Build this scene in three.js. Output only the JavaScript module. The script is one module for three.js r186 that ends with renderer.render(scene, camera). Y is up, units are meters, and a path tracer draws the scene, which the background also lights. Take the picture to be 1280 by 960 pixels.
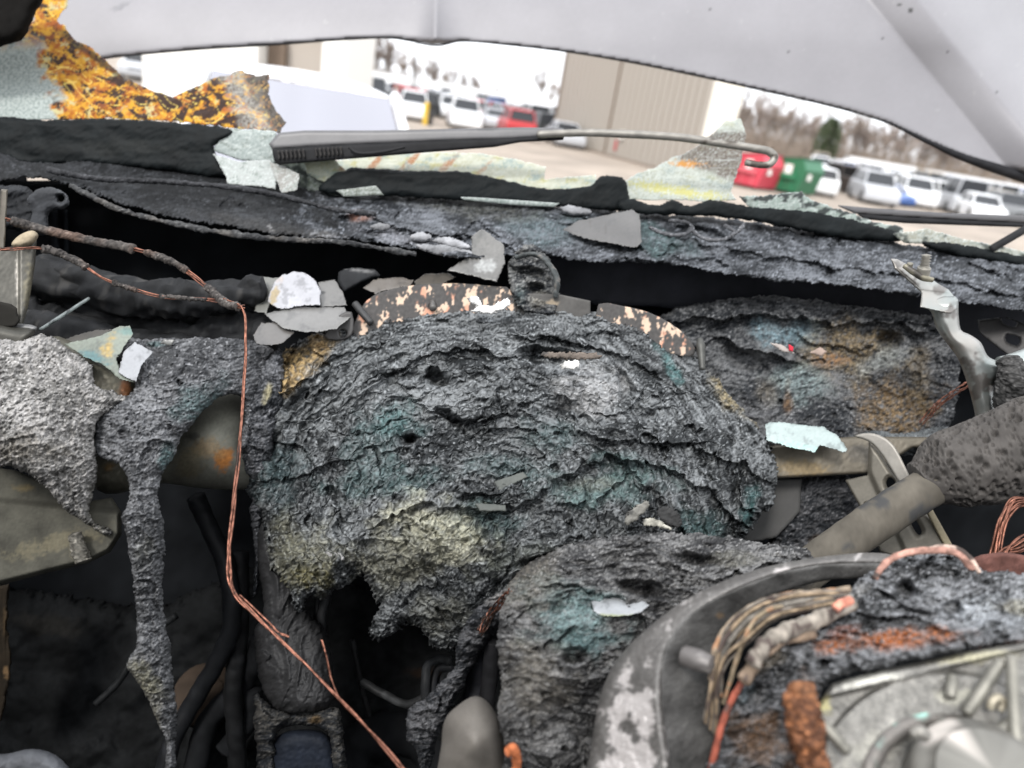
import * as THREE from 'three';
import { mergeGeometries } from 'three/addons/utils/BufferGeometryUtils.js';

// ---------------------------------------------------------------- camera, sky, sun, exposure
const scene = new THREE.Scene();
const FOCAL = 922, EYE = new THREE.Vector3(0, 1.85, 0);
const camera = new THREE.PerspectiveCamera(2 * Math.atan(480 / FOCAL) * 180 / Math.PI, 4 / 3, 0.02, 900);
camera.position.copy(EYE);
camera.rotation.set(-20.9 * Math.PI / 180, 0, 9.7 * Math.PI / 180, 'YXZ');
camera.focus = 0.8; camera.userData.fStop = 3.8;
camera.updateMatrixWorld();
const TURN = camera.quaternion.clone();
const renderer = new THREE.WebGLRenderer();
renderer.toneMapping = THREE.LinearToneMapping;
renderer.toneMappingExposure = 2.25;
renderer.shadowMap.enabled = true;
{ // overcast sky: even cloud, a little brighter towards the zenith
  const w = 256, h = 128, data = new Float32Array(w * h * 4);
  for (let j = 0; j < h; j++) for (let i = 0; i < w; i++) {
    const el = (j + 0.5) / h * Math.PI - Math.PI / 2, s = Math.max(0, Math.sin(el));
    const c = 0.06 * Math.sin(i / w * Math.PI * 6 + 2 * Math.sin(j / 9)) * Math.cos(j / 7 + 1.3 * Math.sin(i / w * Math.PI * 4));
    const L = 0.78 + 0.42 * s + c * (0.4 + s);
    data.set([L * 0.97, L * 0.995, L * 1.04, 1], (j * w + i) * 4);
  }
  const t = new THREE.DataTexture(data, w, h, THREE.RGBAFormat, THREE.FloatType);
  t.mapping = THREE.EquirectangularReflectionMapping; t.magFilter = THREE.LinearFilter; t.needsUpdate = true;
  scene.background = t; scene.environment = t;
}
const sun = new THREE.DirectionalLight(new THREE.Color(1, 0.97, 0.93), 1.4);
sun.position.set(-3.5, 9, 5.5); sun.target.position.set(0, 1, -1);
sun.castShadow = true; sun.shadow.radius = 26; sun.shadow.mapSize.set(2048, 2048);
Object.assign(sun.shadow.camera, { left: -60, right: 60, top: 60, bottom: -60, far: 200 });
scene.add(sun, sun.target);

// ---------------------------------------------------------------- numbers: random, noise, curves
let seedNow = 7;
const rnd = () => { seedNow = (seedNow * 1664525 + 1013904223) >>> 0; return seedNow / 4294967296; };
const rr = (a, b) => a + (b - a) * rnd();
const clamp = (x, a = 0, b = 1) => x < a ? a : x > b ? b : x;
const smooth = (a, b, x) => { const t = clamp((x - a) / (b - a)); return t * t * (3 - 2 * t); };
const mix3 = (a, b, t) => [a[0] + (b[0] - a[0]) * t, a[1] + (b[1] - a[1]) * t, a[2] + (b[2] - a[2]) * t];
const PERM = new Uint8Array(512); { const q = [...Array(256).keys()]; for (let i = 255; i > 0; i--) { const j = Math.floor(rnd() * (i + 1)); [q[i], q[j]] = [q[j], q[i]]; } for (let i = 0; i < 512; i++) PERM[i] = q[i & 255]; }
const grad = (h, x, y, z) => { h &= 15; const u = h < 8 ? x : y, v = h < 4 ? y : h === 12 || h === 14 ? x : z; return ((h & 1) ? -u : u) + ((h & 2) ? -v : v); };
function noise(x, y, z = 0) {
  let X = Math.floor(x), Y = Math.floor(y), Z = Math.floor(z); x -= X; y -= Y; z -= Z; X &= 255; Y &= 255; Z &= 255;
  const u = x * x * x * (x * (x * 6 - 15) + 10), v = y * y * y * (y * (y * 6 - 15) + 10), w = z * z * z * (z * (z * 6 - 15) + 10);
  const A = PERM[X] + Y, AA = PERM[A] + Z, AB = PERM[A + 1] + Z, B = PERM[X + 1] + Y, BA = PERM[B] + Z, BB = PERM[B + 1] + Z;
  const L = (t, a, b) => a + t * (b - a);
  return L(w, L(v, L(u, grad(PERM[AA], x, y, z), grad(PERM[BA], x - 1, y, z)), L(u, grad(PERM[AB], x, y - 1, z), grad(PERM[BB], x - 1, y - 1, z))),
    L(v, L(u, grad(PERM[AA + 1], x, y, z - 1), grad(PERM[BA + 1], x - 1, y, z - 1)), L(u, grad(PERM[AB + 1], x, y - 1, z - 1), grad(PERM[BB + 1], x - 1, y - 1, z - 1))));
}
const fbm = (x, y, z, o = 3) => { let s = 0, a = 0.6, f = 1; for (let i = 0; i < o; i++) { s += a * noise(x * f, y * f, z * f + i * 7.3); a *= 0.5; f *= 2.1; } return s; };
function cells(x, y, z) { // distance to the nearest scattered point
  const X = Math.floor(x), Y = Math.floor(y), Z = Math.floor(z); let best = 9;
  for (let i = -1; i < 2; i++) for (let j = -1; j < 2; j++) for (let k = -1; k < 2; k++) {
    const h = PERM[(PERM[(PERM[(X + i) & 255] + Y + j) & 255] + Z + k) & 255];
    const a = X + i + (h & 15) / 15 - x, b = Y + j + (h >> 4) / 15 - y, c = Z + k + ((h * 7) & 15) / 15 - z;
    best = Math.min(best, a * a + b * b + c * c);
  }
  return Math.sqrt(best);
}
// a point of the place: u, v on the survey grid, d metres deep into the bay
const YARD = -0.45; // the yard lies lower than the pad the wreck stands on
const at = (u, v, d) => new THREE.Vector3((u - 640) / FOCAL * d, (480 - v) / FOCAL * d, -d).applyQuaternion(TURN).add(EYE);
const ground = (u, v) => { const r = at(u, v, 1).sub(EYE); return r.multiplyScalar((YARD - EYE.y) / r.y).add(EYE); };
function spline2(pts, n = 6, closed = true) { // rounded outline through points
  const out = [], N = pts.length;
  for (let i = 0; i < (closed ? N : N - 1); i++) {
    const g = k => closed ? pts[(k + N) % N] : pts[clamp(k, 0, N - 1)];
    const [a, b, c, d] = [g(i - 1), g(i), g(i + 1), g(i + 2)];
    for (let k = 0; k < n; k++) {
      const t = k / n, f = j => 0.5 * (2 * b[j] + (c[j] - a[j]) * t + (2 * a[j] - 5 * b[j] + 4 * c[j] - d[j]) * t * t + (3 * b[j] - a[j] - 3 * c[j] + d[j]) * t * t * t);
      out.push([f(0), f(1)]);
    }
  }
  if (!closed) out.push(pts[N - 1]);
  return out;
}
function inside(poly, x, y) { // signed distance, positive inside
  let best = 1e9, s = false;
  for (let i = 0, j = poly.length - 1; i < poly.length; j = i++) {
    const [ax, ay] = poly[i], [bx, by] = poly[j], ex = bx - ax, ey = by - ay;
    const t = clamp(((x - ax) * ex + (y - ay) * ey) / (ex * ex + ey * ey + 1e-9)), dx = ax + ex * t - x, dy = ay + ey * t - y;
    best = Math.min(best, dx * dx + dy * dy);
    if ((ay > y) !== (by > y) && x < (bx - ax) * (y - ay) / (by - ay) + ax) s = !s;
  }
  return (s ? 1 : -1) * Math.sqrt(best);
}
function sheet(ctrl) { // thin-plate surface through [u, v, depth]
  if (typeof ctrl === 'number') return () => ctrl;
  const n = ctrl.length, N = n + 3, K = 500, phi = (a, b, c, d) => { const q = ((a - c) ** 2 + (b - d) ** 2) / K / K; return q > 1e-12 ? q * Math.log(q) : 0; };
  const M = [...Array(N)].map(() => new Float64Array(N + 1));
  ctrl.forEach(([u, v, d], i) => {
    ctrl.forEach(([a, b], j) => { M[i][j] = phi(u, v, a, b); });
    M[i][n] = M[n][i] = 1; M[i][n + 1] = M[n + 1][i] = u / K; M[i][n + 2] = M[n + 2][i] = v / K; M[i][N] = d;
  });
  for (let c = 0; c < N; c++) {
    let p = c; for (let r = c + 1; r < N; r++) if (Math.abs(M[r][c]) > Math.abs(M[p][c])) p = r;
    [M[c], M[p]] = [M[p], M[c]];
    for (let r = 0; r < N; r++) if (r !== c && M[c][c]) { const f = M[r][c] / M[c][c]; if (f) for (let k = c; k <= N; k++) M[r][k] -= f * M[c][k]; }
  }
  const w = M.map((r, i) => r[i] ? r[N] / r[i] : 0);
  return (u, v) => { let s = w[n] + w[n + 1] * u / K + w[n + 2] * v / K; for (let i = 0; i < n; i++) s += w[i] * phi(u, v, ctrl[i][0], ctrl[i][1]); return s; };
}
// ---------------------------------------------------------------- builders
// a closed solid: an outline, the depth of its front, rounded rims, a back, relief and colour at every point
function solid({ out, soft = 6, holes = [], dep, step = 2, T = 0.012, back = 0.03, R = 14, rag = 0, ragf = 0.08, relief, color = () => [0.05, 0.05, 0.05], drift = 0 }) {
  const poly = soft ? spline2(out, soft) : out, D = typeof dep === 'function' ? dep : sheet(dep);
  const xs = poly.map(p => p[0]), ys = poly.map(p => p[1]), pad = rag + step * 2;
  const x0 = Math.min(...xs) - pad, y0 = Math.min(...ys) - pad, nx = Math.ceil((Math.max(...xs) + pad - x0) / step) + 1, ny = Math.ceil((Math.max(...ys) + pad - y0) / step) + 1;
  const sd = new Float32Array(nx * ny), hp = holes.map(h => spline2(h, 4));
  for (let j = 0; j < ny; j++) for (let i = 0; i < nx; i++) {
    let u = x0 + i * step, v = y0 + j * step;
    if (rag) { const a = u, b = v; u += rag * (fbm(a * ragf, b * ragf, 3.3, 3) + 0.5 * noise(a * ragf * 5, b * ragf * 5, 9)); v += rag * (fbm(a * ragf, b * ragf, 13.3, 3) + 0.5 * noise(a * ragf * 5, b * ragf * 5, 19)); }
    let s = inside(poly, u, v);
    for (const h of hp) s = Math.min(s, -inside(h, u, v));
    sd[j * nx + i] = s;
  }
  const pos = [], col = [], idx = [], F = new Int32Array(nx * ny).fill(-1), B = new Int32Array(nx * ny).fill(-1);
  const put = (u, v, d, c) => { const p = at(u, v, d); pos.push(p.x, p.y, p.z); col.push(c[0], c[1], c[2]); return pos.length / 3 - 1; };
  const vert = k => {
    if (F[k] >= 0) return;
    const i = k % nx, j = (k - i) / nx; let u = x0 + i * step, v = y0 + j * step, s = sd[k];
    if (s <= 0) {
      const gx = (sd[Math.min(k + 1, nx * ny - 1)] - sd[Math.max(k - 1, 0)]) / 2 / step, gy = (sd[Math.min(k + nx, nx * ny - 1)] - sd[Math.max(k - nx, 0)]) / 2 / step, g = Math.hypot(gx, gy) || 1;
      const m = Math.min(-s, step * 1.5); u += gx / g * m; v += gy / g * m; s = 0;
    }
    const e = clamp(s / R), h = Math.sqrt(1 - (1 - e) * (1 - e)), d0 = D(u, v), p = at(u, v, d0);
    let du = 0, dv = 0; if (drift && s > 0) { du = drift * noise(u * 0.11, v * 0.11, 31) * e; dv = drift * noise(u * 0.11, v * 0.11, 37) * e; }
    const r = relief ? relief(u, v, p, s) * clamp(0.15 + s / 6) : 0, c = color(u, v, p, s);
    F[k] = put(u + du, v + dv, d0 + T * (1 - h) - r, c);
    B[k] = s <= 0 ? F[k] : put(u, v, d0 + T + back * h, c);
  };
  for (let j = 0; j < ny - 1; j++) for (let i = 0; i < nx - 1; i++) {
    const k = j * nx + i, q = [k, k + 1, k + nx, k + nx + 1];
    if (!q.some(a => sd[a] > 0)) continue;
    q.forEach(vert); const [a, b, c, d] = q;
    idx.push(F[a], F[c], F[b], F[b], F[c], F[d]);
    const bi = i & ~1, bj = j & ~1; let whole = bi + 2 < nx && bj + 2 < ny; // the back is kept coarse away from the rim
    if (whole) for (let y = 0; y < 3 && whole; y++) for (let x = 0; x < 3; x++) if (sd[(bj + y) * nx + bi + x] <= 0) { whole = false; break; }
    if (!whole) idx.push(B[a], B[b], B[c], B[b], B[d], B[c]);
    else if (i === bi && j === bj) { const e = k + 2, f = k + 2 * nx, g2 = f + 2; vert(e); vert(f); vert(g2); idx.push(B[k], B[e], B[f], B[e], B[g2], B[f]); }
  }
  const g = new THREE.BufferGeometry();
  g.setAttribute('position', new THREE.Float32BufferAttribute(pos, 3)); g.setAttribute('color', new THREE.Float32BufferAttribute(col, 3));
  g.setIndex(idx); g.computeVertexNormals(); return g;
}
// a round bar along [u, v, depth, radius] points (or world points); flat squashes it across
function tube({ path, world = false, seg = 60, ring = 10, relief, color = () => [0.05, 0.05, 0.05], flat = 1, cap = true }) {
  const P = path.map(p => world ? new THREE.Vector3(p[0], p[1], p[2]) : at(p[0], p[1], p[2])), c = new THREE.CatmullRomCurve3(P, false, 'centripetal');
  const rad = t => { const x = t * (path.length - 1), i = Math.min(Math.floor(x), path.length - 2), f = x - i, g = f * f * (3 - 2 * f); return path[i][3] * (1 - g) + path[i + 1][3] * g; };
  const pos = [], col = [], idx = []; let n = null; const prev = new THREE.Vector3();
  for (let i = 0; i <= seg; i++) {
    const t = i / seg, p = c.getPoint(t), tan = c.getTangent(t);
    if (!n) { n = new THREE.Vector3(0, 1, 0).applyQuaternion(TURN); if (Math.abs(n.dot(tan)) > 0.9) n.set(1, 0, 0).applyQuaternion(TURN); }
    n.addScaledVector(tan, -n.dot(tan)).normalize(); const b = new THREE.Vector3().crossVectors(tan, n), r = rad(t);
    for (let k = 0; k < ring; k++) {
      const a = k / ring * Math.PI * 2, dir = n.clone().multiplyScalar(Math.cos(a)).addScaledVector(b, Math.sin(a) * flat), w = p.clone().addScaledVector(dir, r);
      if (relief) w.addScaledVector(dir, relief(w, t, a, r));
      const q = color(w, t, a); pos.push(w.x, w.y, w.z); col.push(q[0], q[1], q[2]);
      if (i < seg) { const A = i * ring + k, B = i * ring + (k + 1) % ring; idx.push(A, B, A + ring, B, B + ring, A + ring); }
    }
    prev.copy(p);
  }
  if (cap) for (const [t, row, s] of [[0, 0, 1], [1, seg, -1]]) {
    const p = c.getPoint(t).addScaledVector(c.getTangent(t), -s * rad(t) * 0.35), q = color(p, t, 0), m = pos.length / 3; pos.push(p.x, p.y, p.z); col.push(q[0], q[1], q[2]);
    for (let k = 0; k < ring; k++) { const A = row * ring + k, B = row * ring + (k + 1) % ring; s > 0 ? idx.push(m, B, A) : idx.push(m, A, B); }
  }
  const g = new THREE.BufferGeometry();
  g.setAttribute('position', new THREE.Float32BufferAttribute(pos, 3)); g.setAttribute('color', new THREE.Float32BufferAttribute(col, 3));
  g.setIndex(idx); g.computeVertexNormals(); return g;
}
const used = new Map();
const numbered = n => { const k = used.get(n) || 0; used.set(n, k + 1); return k ? `${n}_${String(k).padStart(3, '0')}` : n; };
const tops = [];
function thing(name, label, category, group, kind) {
  const o = new THREE.Group(); o.name = numbered(name); scene.add(o); tops.push(o);
  o.userData = kind ? { label, kind } : { label, category }; if (group) o.userData.group = group; return o;
}
function part(parent, name, geo, mat) { const m = new THREE.Mesh(geo, mat); m.name = name; parent.add(m); return m; }
function one(name, geo, mat, label, category, group, kind) {
  const m = new THREE.Mesh(geo, mat); m.name = numbered(name); scene.add(m); tops.push(m);
  m.userData = kind ? { label, kind } : { label, category }; if (group) m.userData.group = group; return m;
}
const mat = (roughness, metalness = 0, extra = {}) => new THREE.MeshPhysicalMaterial({ vertexColors: true, roughness, metalness, side: THREE.DoubleSide, ...extra });
const M = {
  char: mat(0.72, 0, { specularIntensity: 0.4 }), ash: mat(0.85, 0, { specularIntensity: 0.4 }), soot: mat(0.85, 0, { specularIntensity: 0.12 }), metal: mat(0.5, 0.45), bare: mat(0.36, 0.7), copper: mat(0.42, 0.85), rubber: mat(0.6, 0, { specularIntensity: 0.22 }), hose: mat(0.55, 0, { specularIntensity: 0.35 }),
  glass: new THREE.MeshPhysicalMaterial({ vertexColors: true, roughness: 0.88, transmission: 0.4, thickness: 0, clearcoat: 0.22, clearcoatRoughness: 0.2, ior: 1.5, side: THREE.DoubleSide }),
  amber: new THREE.MeshPhysicalMaterial({ vertexColors: true, roughness: 0.9, transmission: 0.38, thickness: 0, specularIntensity: 0.5, side: THREE.DoubleSide }),
  shard: new THREE.MeshPhysicalMaterial({ vertexColors: true, roughness: 0.4, transmission: 0.06, thickness: 0, clearcoat: 0.25, clearcoatRoughness: 0.25, side: THREE.DoubleSide }),
};
// ---------------------------------------------------------------- burnt matter: relief and colour
const ell = (u, v, [cu, cv, ru, rv, a = 0]) => { const c = Math.cos(a), s = Math.sin(a), x = u - cu, y = v - cv; return Math.hypot((x * c + y * s) / ru, (y * c - x * s) / rv); };
function charRelief({ A = 0.008, B = 0.005, C = 0.0025, E = 0.0014, s = 0, grain = (u, v) => [u * 0.3, v], pits = [], folds = [], bumps = [] } = {}) {
  return (u, v, p) => {
    const wu = u + 22 * noise(u * 0.013, v * 0.013, s + 1), wv = v + 22 * noise(u * 0.013, v * 0.013, s + 5), [a, b] = grain(wu, wv);
    let r = A * 1.6 * fbm(p.x * 16 + s, p.y * 16, p.z * 16, 2);
    const q = 1 - Math.abs(noise(a * 0.045, b * 0.045, s)) * 2.2; r += B * (q * q - 0.4);
    r += B * 0.36 * (1 - 2.4 * Math.abs(noise(a * 0.11, b * 0.11, s + 3)));
    const T1 = 3.2 * fbm(wu * 0.008, wv * 0.012, s + 51, 3) + 0.2 * noise(wu * 0.09, wv * 0.09, s + 53), k1 = smooth(-0.2, 0.3, noise(u * 0.012, v * 0.012, s + 55)); // overlapping torn layers
    r += B * 1.9 * k1 * (T1 - Math.floor(T1) - 0.5);
    const T2 = 3.6 * fbm(wu * 0.03, wv * 0.042, s + 57, 2); r += B * 0.35 * (1 - 0.6 * k1) * (T2 - Math.floor(T2) - 0.5);
    r += C * fbm(a * 0.22, b * 0.24, s + 2, 2) * 1.6;
    const f = noise(u * 0.33, v * 0.36, s + 8); r += E * (1.35 * f + 0.9 * noise(u * 0.19, v * 0.2, s + 18) + 1.5 * Math.abs(noise(a * 0.5, b * 0.42, s + 4)) - 0.2);
    const pm = smooth(-0.25, 0.35, noise(u * 0.011, v * 0.011, s + 14));
    r -= pm * (B * 1.5 * smooth(0.34, 0.1, cells(wu * 0.028, wv * 0.034, s)) + C * 1.4 * smooth(0.42, 0.12, cells(wu * 0.085, wv * 0.1, s + 0.5)));
    const cr = Math.abs(noise(wu * 0.017, wv * 0.024, s + 15)); r -= B * 0.9 * smooth(0.05, 0.0, cr) * smooth(0.1, 0.45, noise(u * 0.016, v * 0.016, s + 16));
    for (const [cu, cv, ru, rv, an, dep] of pits) { const e = ell(u, v, [cu, cv, ru, rv, an]) + 0.22 * noise(u * 0.08, v * 0.08, s); r -= 1.5 * dep * smooth(1.3, 0.4, e); }
    for (const [cu, cv, ru, rv, an, dep] of bumps) { const e = ell(u, v, [cu, cv, ru, rv, an]); if (e < 1) r += dep * (1 - e * e); }
    for (const { line, h, w } of folds) { // a lip: swells above the line, cut under below it
      let bd = 1e9, side = 1;
      for (let i = 0; i < line.length - 1; i++) {
        const [ax, ay] = line[i], [bx, by] = line[i + 1], ex = bx - ax, ey = by - ay, t = clamp(((u - ax) * ex + (v - ay) * ey) / (ex * ex + ey * ey)), dx = u - ax - ex * t, dy = v - ay - ey * t, q2 = dx * dx + dy * dy;
        if (q2 < bd) { bd = q2; side = ex * dy - ey * dx; }
      }
      const sdist = Math.sqrt(bd) * (side > 0 ? 1 : -1) + 9 * noise(u * 0.035, v * 0.035, s + 6) + 4 * noise(u * 0.11, v * 0.11, s + 7), hh = h * (0.8 + 1.2 * Math.abs(noise(u * 0.022, v * 0.022, s + 9)));
      r += sdist < 0 ? hh * Math.exp(sdist / w) : -hh * 0.9 * Math.exp(-sdist / (w * 0.7)) + hh * Math.exp(-sdist / 3) * 0.9;
    }
    return r;
  };
}
function charColor({ lo = [0.012, 0.0135, 0.016], hi = [0.085, 0.09, 0.1], bias = 0, s = 0, patches = [], grain = (u, v) => [u * 0.35, v] } = {}) {
  return (u, v) => {
    const wu = u + 18 * noise(u * 0.016, v * 0.016, s + 1), wv = v + 18 * noise(u * 0.016, v * 0.016, s + 5), [a, b] = grain(wu, wv);
    const grit = noise(u * 0.4, v * 0.42, s + 27) + 0.7 * noise(a * 0.42, b * 0.34, s + 28);
    let t = 0.36 + bias + 1.0 * fbm(u * 0.014, v * 0.019, s + 21, 4) + 0.5 * noise(a * 0.12, b * 0.12, s + 23) + 0.45 * noise(a * 0.25, b * 0.25, s + 25) + 0.95 * grit;
    let c = mix3(lo, hi, clamp(t)); const fl = smooth(0.5, 0.9, grit + 0.5 * noise(u * 0.05, v * 0.05, s + 29)); c = mix3(c, [hi[0] * 1.6, hi[1] * 1.6, hi[2] * 1.6], fl);  // pale ash flecks, with glints of shiny carbon put into the colour
    for (const [e, k, str = 1, fine = 0.5] of patches) {
      const w = smooth(1.15, 0.35, ell(u, v, e) + 0.9 * fbm(u * 0.03, v * 0.034, s + 41, 4)) * str * clamp(1 - fine + fine * (0.6 + 1.6 * noise(u * 0.21, v * 0.21, s + 47)));
      if (w > 0) { const g = clamp(0.8 + 0.75 * grit, 0.15, 1.7); c = mix3(c, [k[0] * g, k[1] * g, k[2] * g], clamp(w)); }
    }
    return c;
  };
}
const TEAL = [0.075, 0.125, 0.125], TAN = [0.24, 0.225, 0.165], OLIVE = [0.13, 0.125, 0.07], GOLD = [0.3, 0.21, 0.1], PALE = [0.36, 0.34, 0.31], RUST = [0.22, 0.07, 0.02], BLUE = [0.1, 0.14, 0.17];
// burnt crust on bars and lumps
const gritRelief = (k = 1, s = 0) => p => k * (0.005 * fbm(p.x * 45 + s, p.y * 45, p.z * 45, 3) + 0.0024 * noise(p.x * 190, p.y * 190, p.z * 190 + s) + 0.0016 * noise(p.x * 430, p.y * 430, p.z * 430) - 0.002 * smooth(0.4, 0.1, cells(p.x * 110, p.y * 110, p.z * 110)));
const gritColor = (lo, hi, s = 0, alt = null, amt = 0.7) => p => { const e = noise(p.x * 420, p.y * 420, p.z * 420) + 0.7 * noise(p.x * 230, p.y * 230, p.z * 230 + s); let c = mix3(lo, hi, clamp(0.38 + 0.8 * fbm(p.x * 22 + s, p.y * 22, p.z * 22, 3) + 0.75 * e)); c = mix3(c, hi.map(x => x * 2), smooth(0.5, 0.85, e)); return alt ? mix3(c, alt.map(x => x * clamp(0.8 + 0.7 * e, 0.2, 1.6)), amt * smooth(0, 0.25, fbm(p.x * 18 + 4 + s, p.y * 18, p.z * 18, 2))) : c; };  // brightest flecks: ash, and glints painted in as colour
// plain worn surface: base colour with grain and blotches
const worn = (base, amt = 0.3, s = 0, f = 1, spots = []) => (u, v) => {
  const g = Math.max(0.2, 1 + amt * (fbm(u * 0.03 * f, v * 0.03 * f, s, 3) * 1.6 + 0.5 * noise(u * 0.3 * f, v * 0.3 * f, s + 5)));
  let c = [base[0] * g, base[1] * g, base[2] * g];
  for (const [e, k, str = 1] of spots) { const w = smooth(1.1, 0.4, ell(u, v, e) + 0.8 * fbm(u * 0.05, v * 0.05, s + 9, 4) + 0.4 * noise(u * 0.24, v * 0.24, s + 10)) * str, q = 0.9 + 0.45 * noise(u * 0.3, v * 0.3, s + 12); c = mix3(c, [k[0] * q, k[1] * q, k[2] * q], clamp(w)); }
  return c;
};
const worn3 = (base, amt = 0.3, s = 0, f = 60, alt = null, cut = 0.15) => p => {
  const n = fbm(p.x * f + s, p.y * f, p.z * f, 3), g = Math.max(0.2, 1 + amt * (n * 1.5 + 0.5 * noise(p.x * f * 6, p.y * f * 6, p.z * f * 6)));
  const c = [base[0] * g, base[1] * g, base[2] * g]; return alt ? mix3(c, alt, smooth(cut, cut + 0.18, fbm(p.x * f * 0.7 + 9, p.y * f * 0.7, p.z * f * 0.7 + s, 3))) : c;
};

// ================================================================ THE BURNT VEHICLE: shell
const SOOT = [0.007, 0.0078, 0.009];
{
  const body = thing('vehicle_body', 'soot blackened shell of the burnt vehicle: cowl, firewall and unseen added bay walls', 'vehicle body');
  const black = worn(SOOT, 0.5, 2);
  part(body, 'firewall', solid({ out: [[-150, 228], [100, 225], [330, 270], [640, 300], [900, 322], [1280, 365], [1430, 380], [1430, 1050], [-150, 1050]], soft: 0, dep: [[0, 240, 1.28], [1280, 360, 1.26], [0, 960, 1.22], [1280, 960, 1.2]], step: 8, T: 0.004, back: 0.02, R: 6, color: black }), M.soot);
  const box = (x0, x1, y0, y1, z0, z1) => { const g = new THREE.BoxGeometry(x1 - x0, y1 - y0, z1 - z0, 6, 6, 6).translate((x0 + x1) / 2, (y0 + y1) / 2, (z0 + z1) / 2), c = []; const p = g.attributes.position; for (let i = 0; i < p.count; i++) { const k = worn3(SOOT, 0.4, 4, 8)(new THREE.Vector3().fromBufferAttribute(p, i)); c.push(...k); } g.setAttribute('color', new THREE.Float32BufferAttribute(c, 3)); return g; };
  part(body, 'bay_floor', box(-1, 1, 0.72, 0.76, -1.36, 0.06), M.soot);
  part(body, 'unseen_inner_fender', box(-1.04, -0.98, 0.7, 1.72, -1.4, 0.1), M.soot);  // unseen side walls, raised to keep sky light out of the bay
  part(body, 'unseen_inner_fender', box(0.98, 1.04, 0.7, 1.6, -1.4, 0.1), M.soot);
  part(body, 'added_front_panel', box(-1, 1, 0.7, 1.6, 0.06, 0.12), M.soot);  // unseen, added behind the camera to darken the bay
  // cowl shelf with charred deposits
  const cowlTop = [[-60, 186], [0, 192], [40, 203], [150, 203], [270, 216], [360, 228], [480, 236], [560, 244], [700, 256], [800, 266], [900, 272], [1000, 285], [1130, 305], [1280, 330], [1400, 345]];
  const cowlLow = [[1400, 405], [1280, 390], [1200, 378], [1120, 366], [1040, 356], [960, 350], [900, 342], [840, 330], [780, 328], [700, 323], [650, 318], [600, 322], [560, 320], [520, 312], [470, 304], [430, 299], [380, 298], [300, 286], [220, 272], [160, 258], [110, 240], [70, 226], [30, 222], [-60, 230]];
  const cowl = part(body, 'cowl_panel', solid({ out: [...cowlTop, ...cowlLow], soft: 3, dep: [[0, 195, 1.16], [300, 222, 1.2], [700, 260, 1.2], [1280, 332, 1.14], [40, 225, 1.06], [200, 262, 1.05], [440, 300, 1.02], [700, 322, 1.02], [960, 350, 1.02], [1280, 390, 1.0], [440, 268, 1.13], [960, 315, 1.11]], step: 1.7, T: 0.012, back: 0.05, R: 8, rag: 5, ragf: 0.06,
    relief: (() => {
      const full = charRelief({ A: 0.011, B: 0.0085, C: 0.0035, E: 0.0018, s: 11, grain: (u, v) => [u * 0.35 + v * 0.1, v - u * 0.1], folds: [{ line: [[420, 262], [520, 292], [600, 300], [680, 318]], h: 0.012, w: 14 }, { line: [[700, 275], [760, 292], [820, 318], [900, 330]], h: 0.01, w: 12 }, { line: [[860, 300], [960, 320], [1100, 340], [1260, 368]], h: 0.012, w: 16 }], pits: [[872, 290, 32, 7, 0.12, 0.02], [905, 300, 16, 5, 0.2, 0.015], [250, 255, 40, 4, 0.15, 0.014]] });
      return (u, v, p) => full(u, v, p) * (u < 420 ? 0.35 + 0.4 * smooth(300, 420, u) : 1);
    })(),
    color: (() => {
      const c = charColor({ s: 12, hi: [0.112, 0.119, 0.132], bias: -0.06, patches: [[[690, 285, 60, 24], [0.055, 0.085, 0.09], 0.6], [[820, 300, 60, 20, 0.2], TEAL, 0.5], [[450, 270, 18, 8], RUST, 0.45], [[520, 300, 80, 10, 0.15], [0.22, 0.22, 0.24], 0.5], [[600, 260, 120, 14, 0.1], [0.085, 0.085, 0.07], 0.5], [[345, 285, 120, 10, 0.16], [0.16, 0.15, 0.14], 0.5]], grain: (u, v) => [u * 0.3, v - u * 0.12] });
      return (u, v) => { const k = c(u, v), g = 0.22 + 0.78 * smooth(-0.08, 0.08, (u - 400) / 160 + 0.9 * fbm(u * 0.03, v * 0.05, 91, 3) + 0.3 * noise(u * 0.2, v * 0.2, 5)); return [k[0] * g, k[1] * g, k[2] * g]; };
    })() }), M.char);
  part(cowl, 'cowl_lip', tube({ path: [[88, 232, 1.05, 0.003], [150, 262, 1.04, 0.004], [240, 284, 1.03, 0.004], [330, 297, 1.015, 0.004], [430, 303, 1.01, 0.004], [520, 318, 1.01, 0.003]], seg: 260, ring: 16, relief: gritRelief(0.7, 3), color: gritColor([0.015, 0.016, 0.018], [0.07, 0.07, 0.07], 2, [0.12, 0.11, 0.1], 0.6) }), M.char);
  part(cowl, 'cowl_rib', tube({ path: [[60, 212, 1.08, 0.004], [110, 222, 1.08, 0.004], [220, 228, 1.1, 0.004], [330, 240, 1.1, 0.004], [420, 262, 1.08, 0.003], [470, 268, 1.08, 0.003]], seg: 260, ring: 14, relief: gritRelief(0.6, 5), color: gritColor([0.01, 0.0105, 0.012], [0.045, 0.046, 0.05], 5) }), M.char);
  // curl of wire and torn trim hanging at the middle of the cowl
  part(cowl, 'torn_trim', tube({ path: [[645, 322, 1.0, 0.003], [668, 318, 0.99, 0.003], [686, 330, 0.985, 0.004], [696, 350, 0.98, 0.004], [694, 372, 0.98, 0.003]], seg: 50, ring: 8, flat: 2.2, relief: p => 0.0015 * noise(p.x * 200, p.y * 200, p.z * 200), color: worn3([0.05, 0.055, 0.055], 0.5, 6, 90, [0.13, 0.12, 0.11]) }), M.char);
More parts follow.
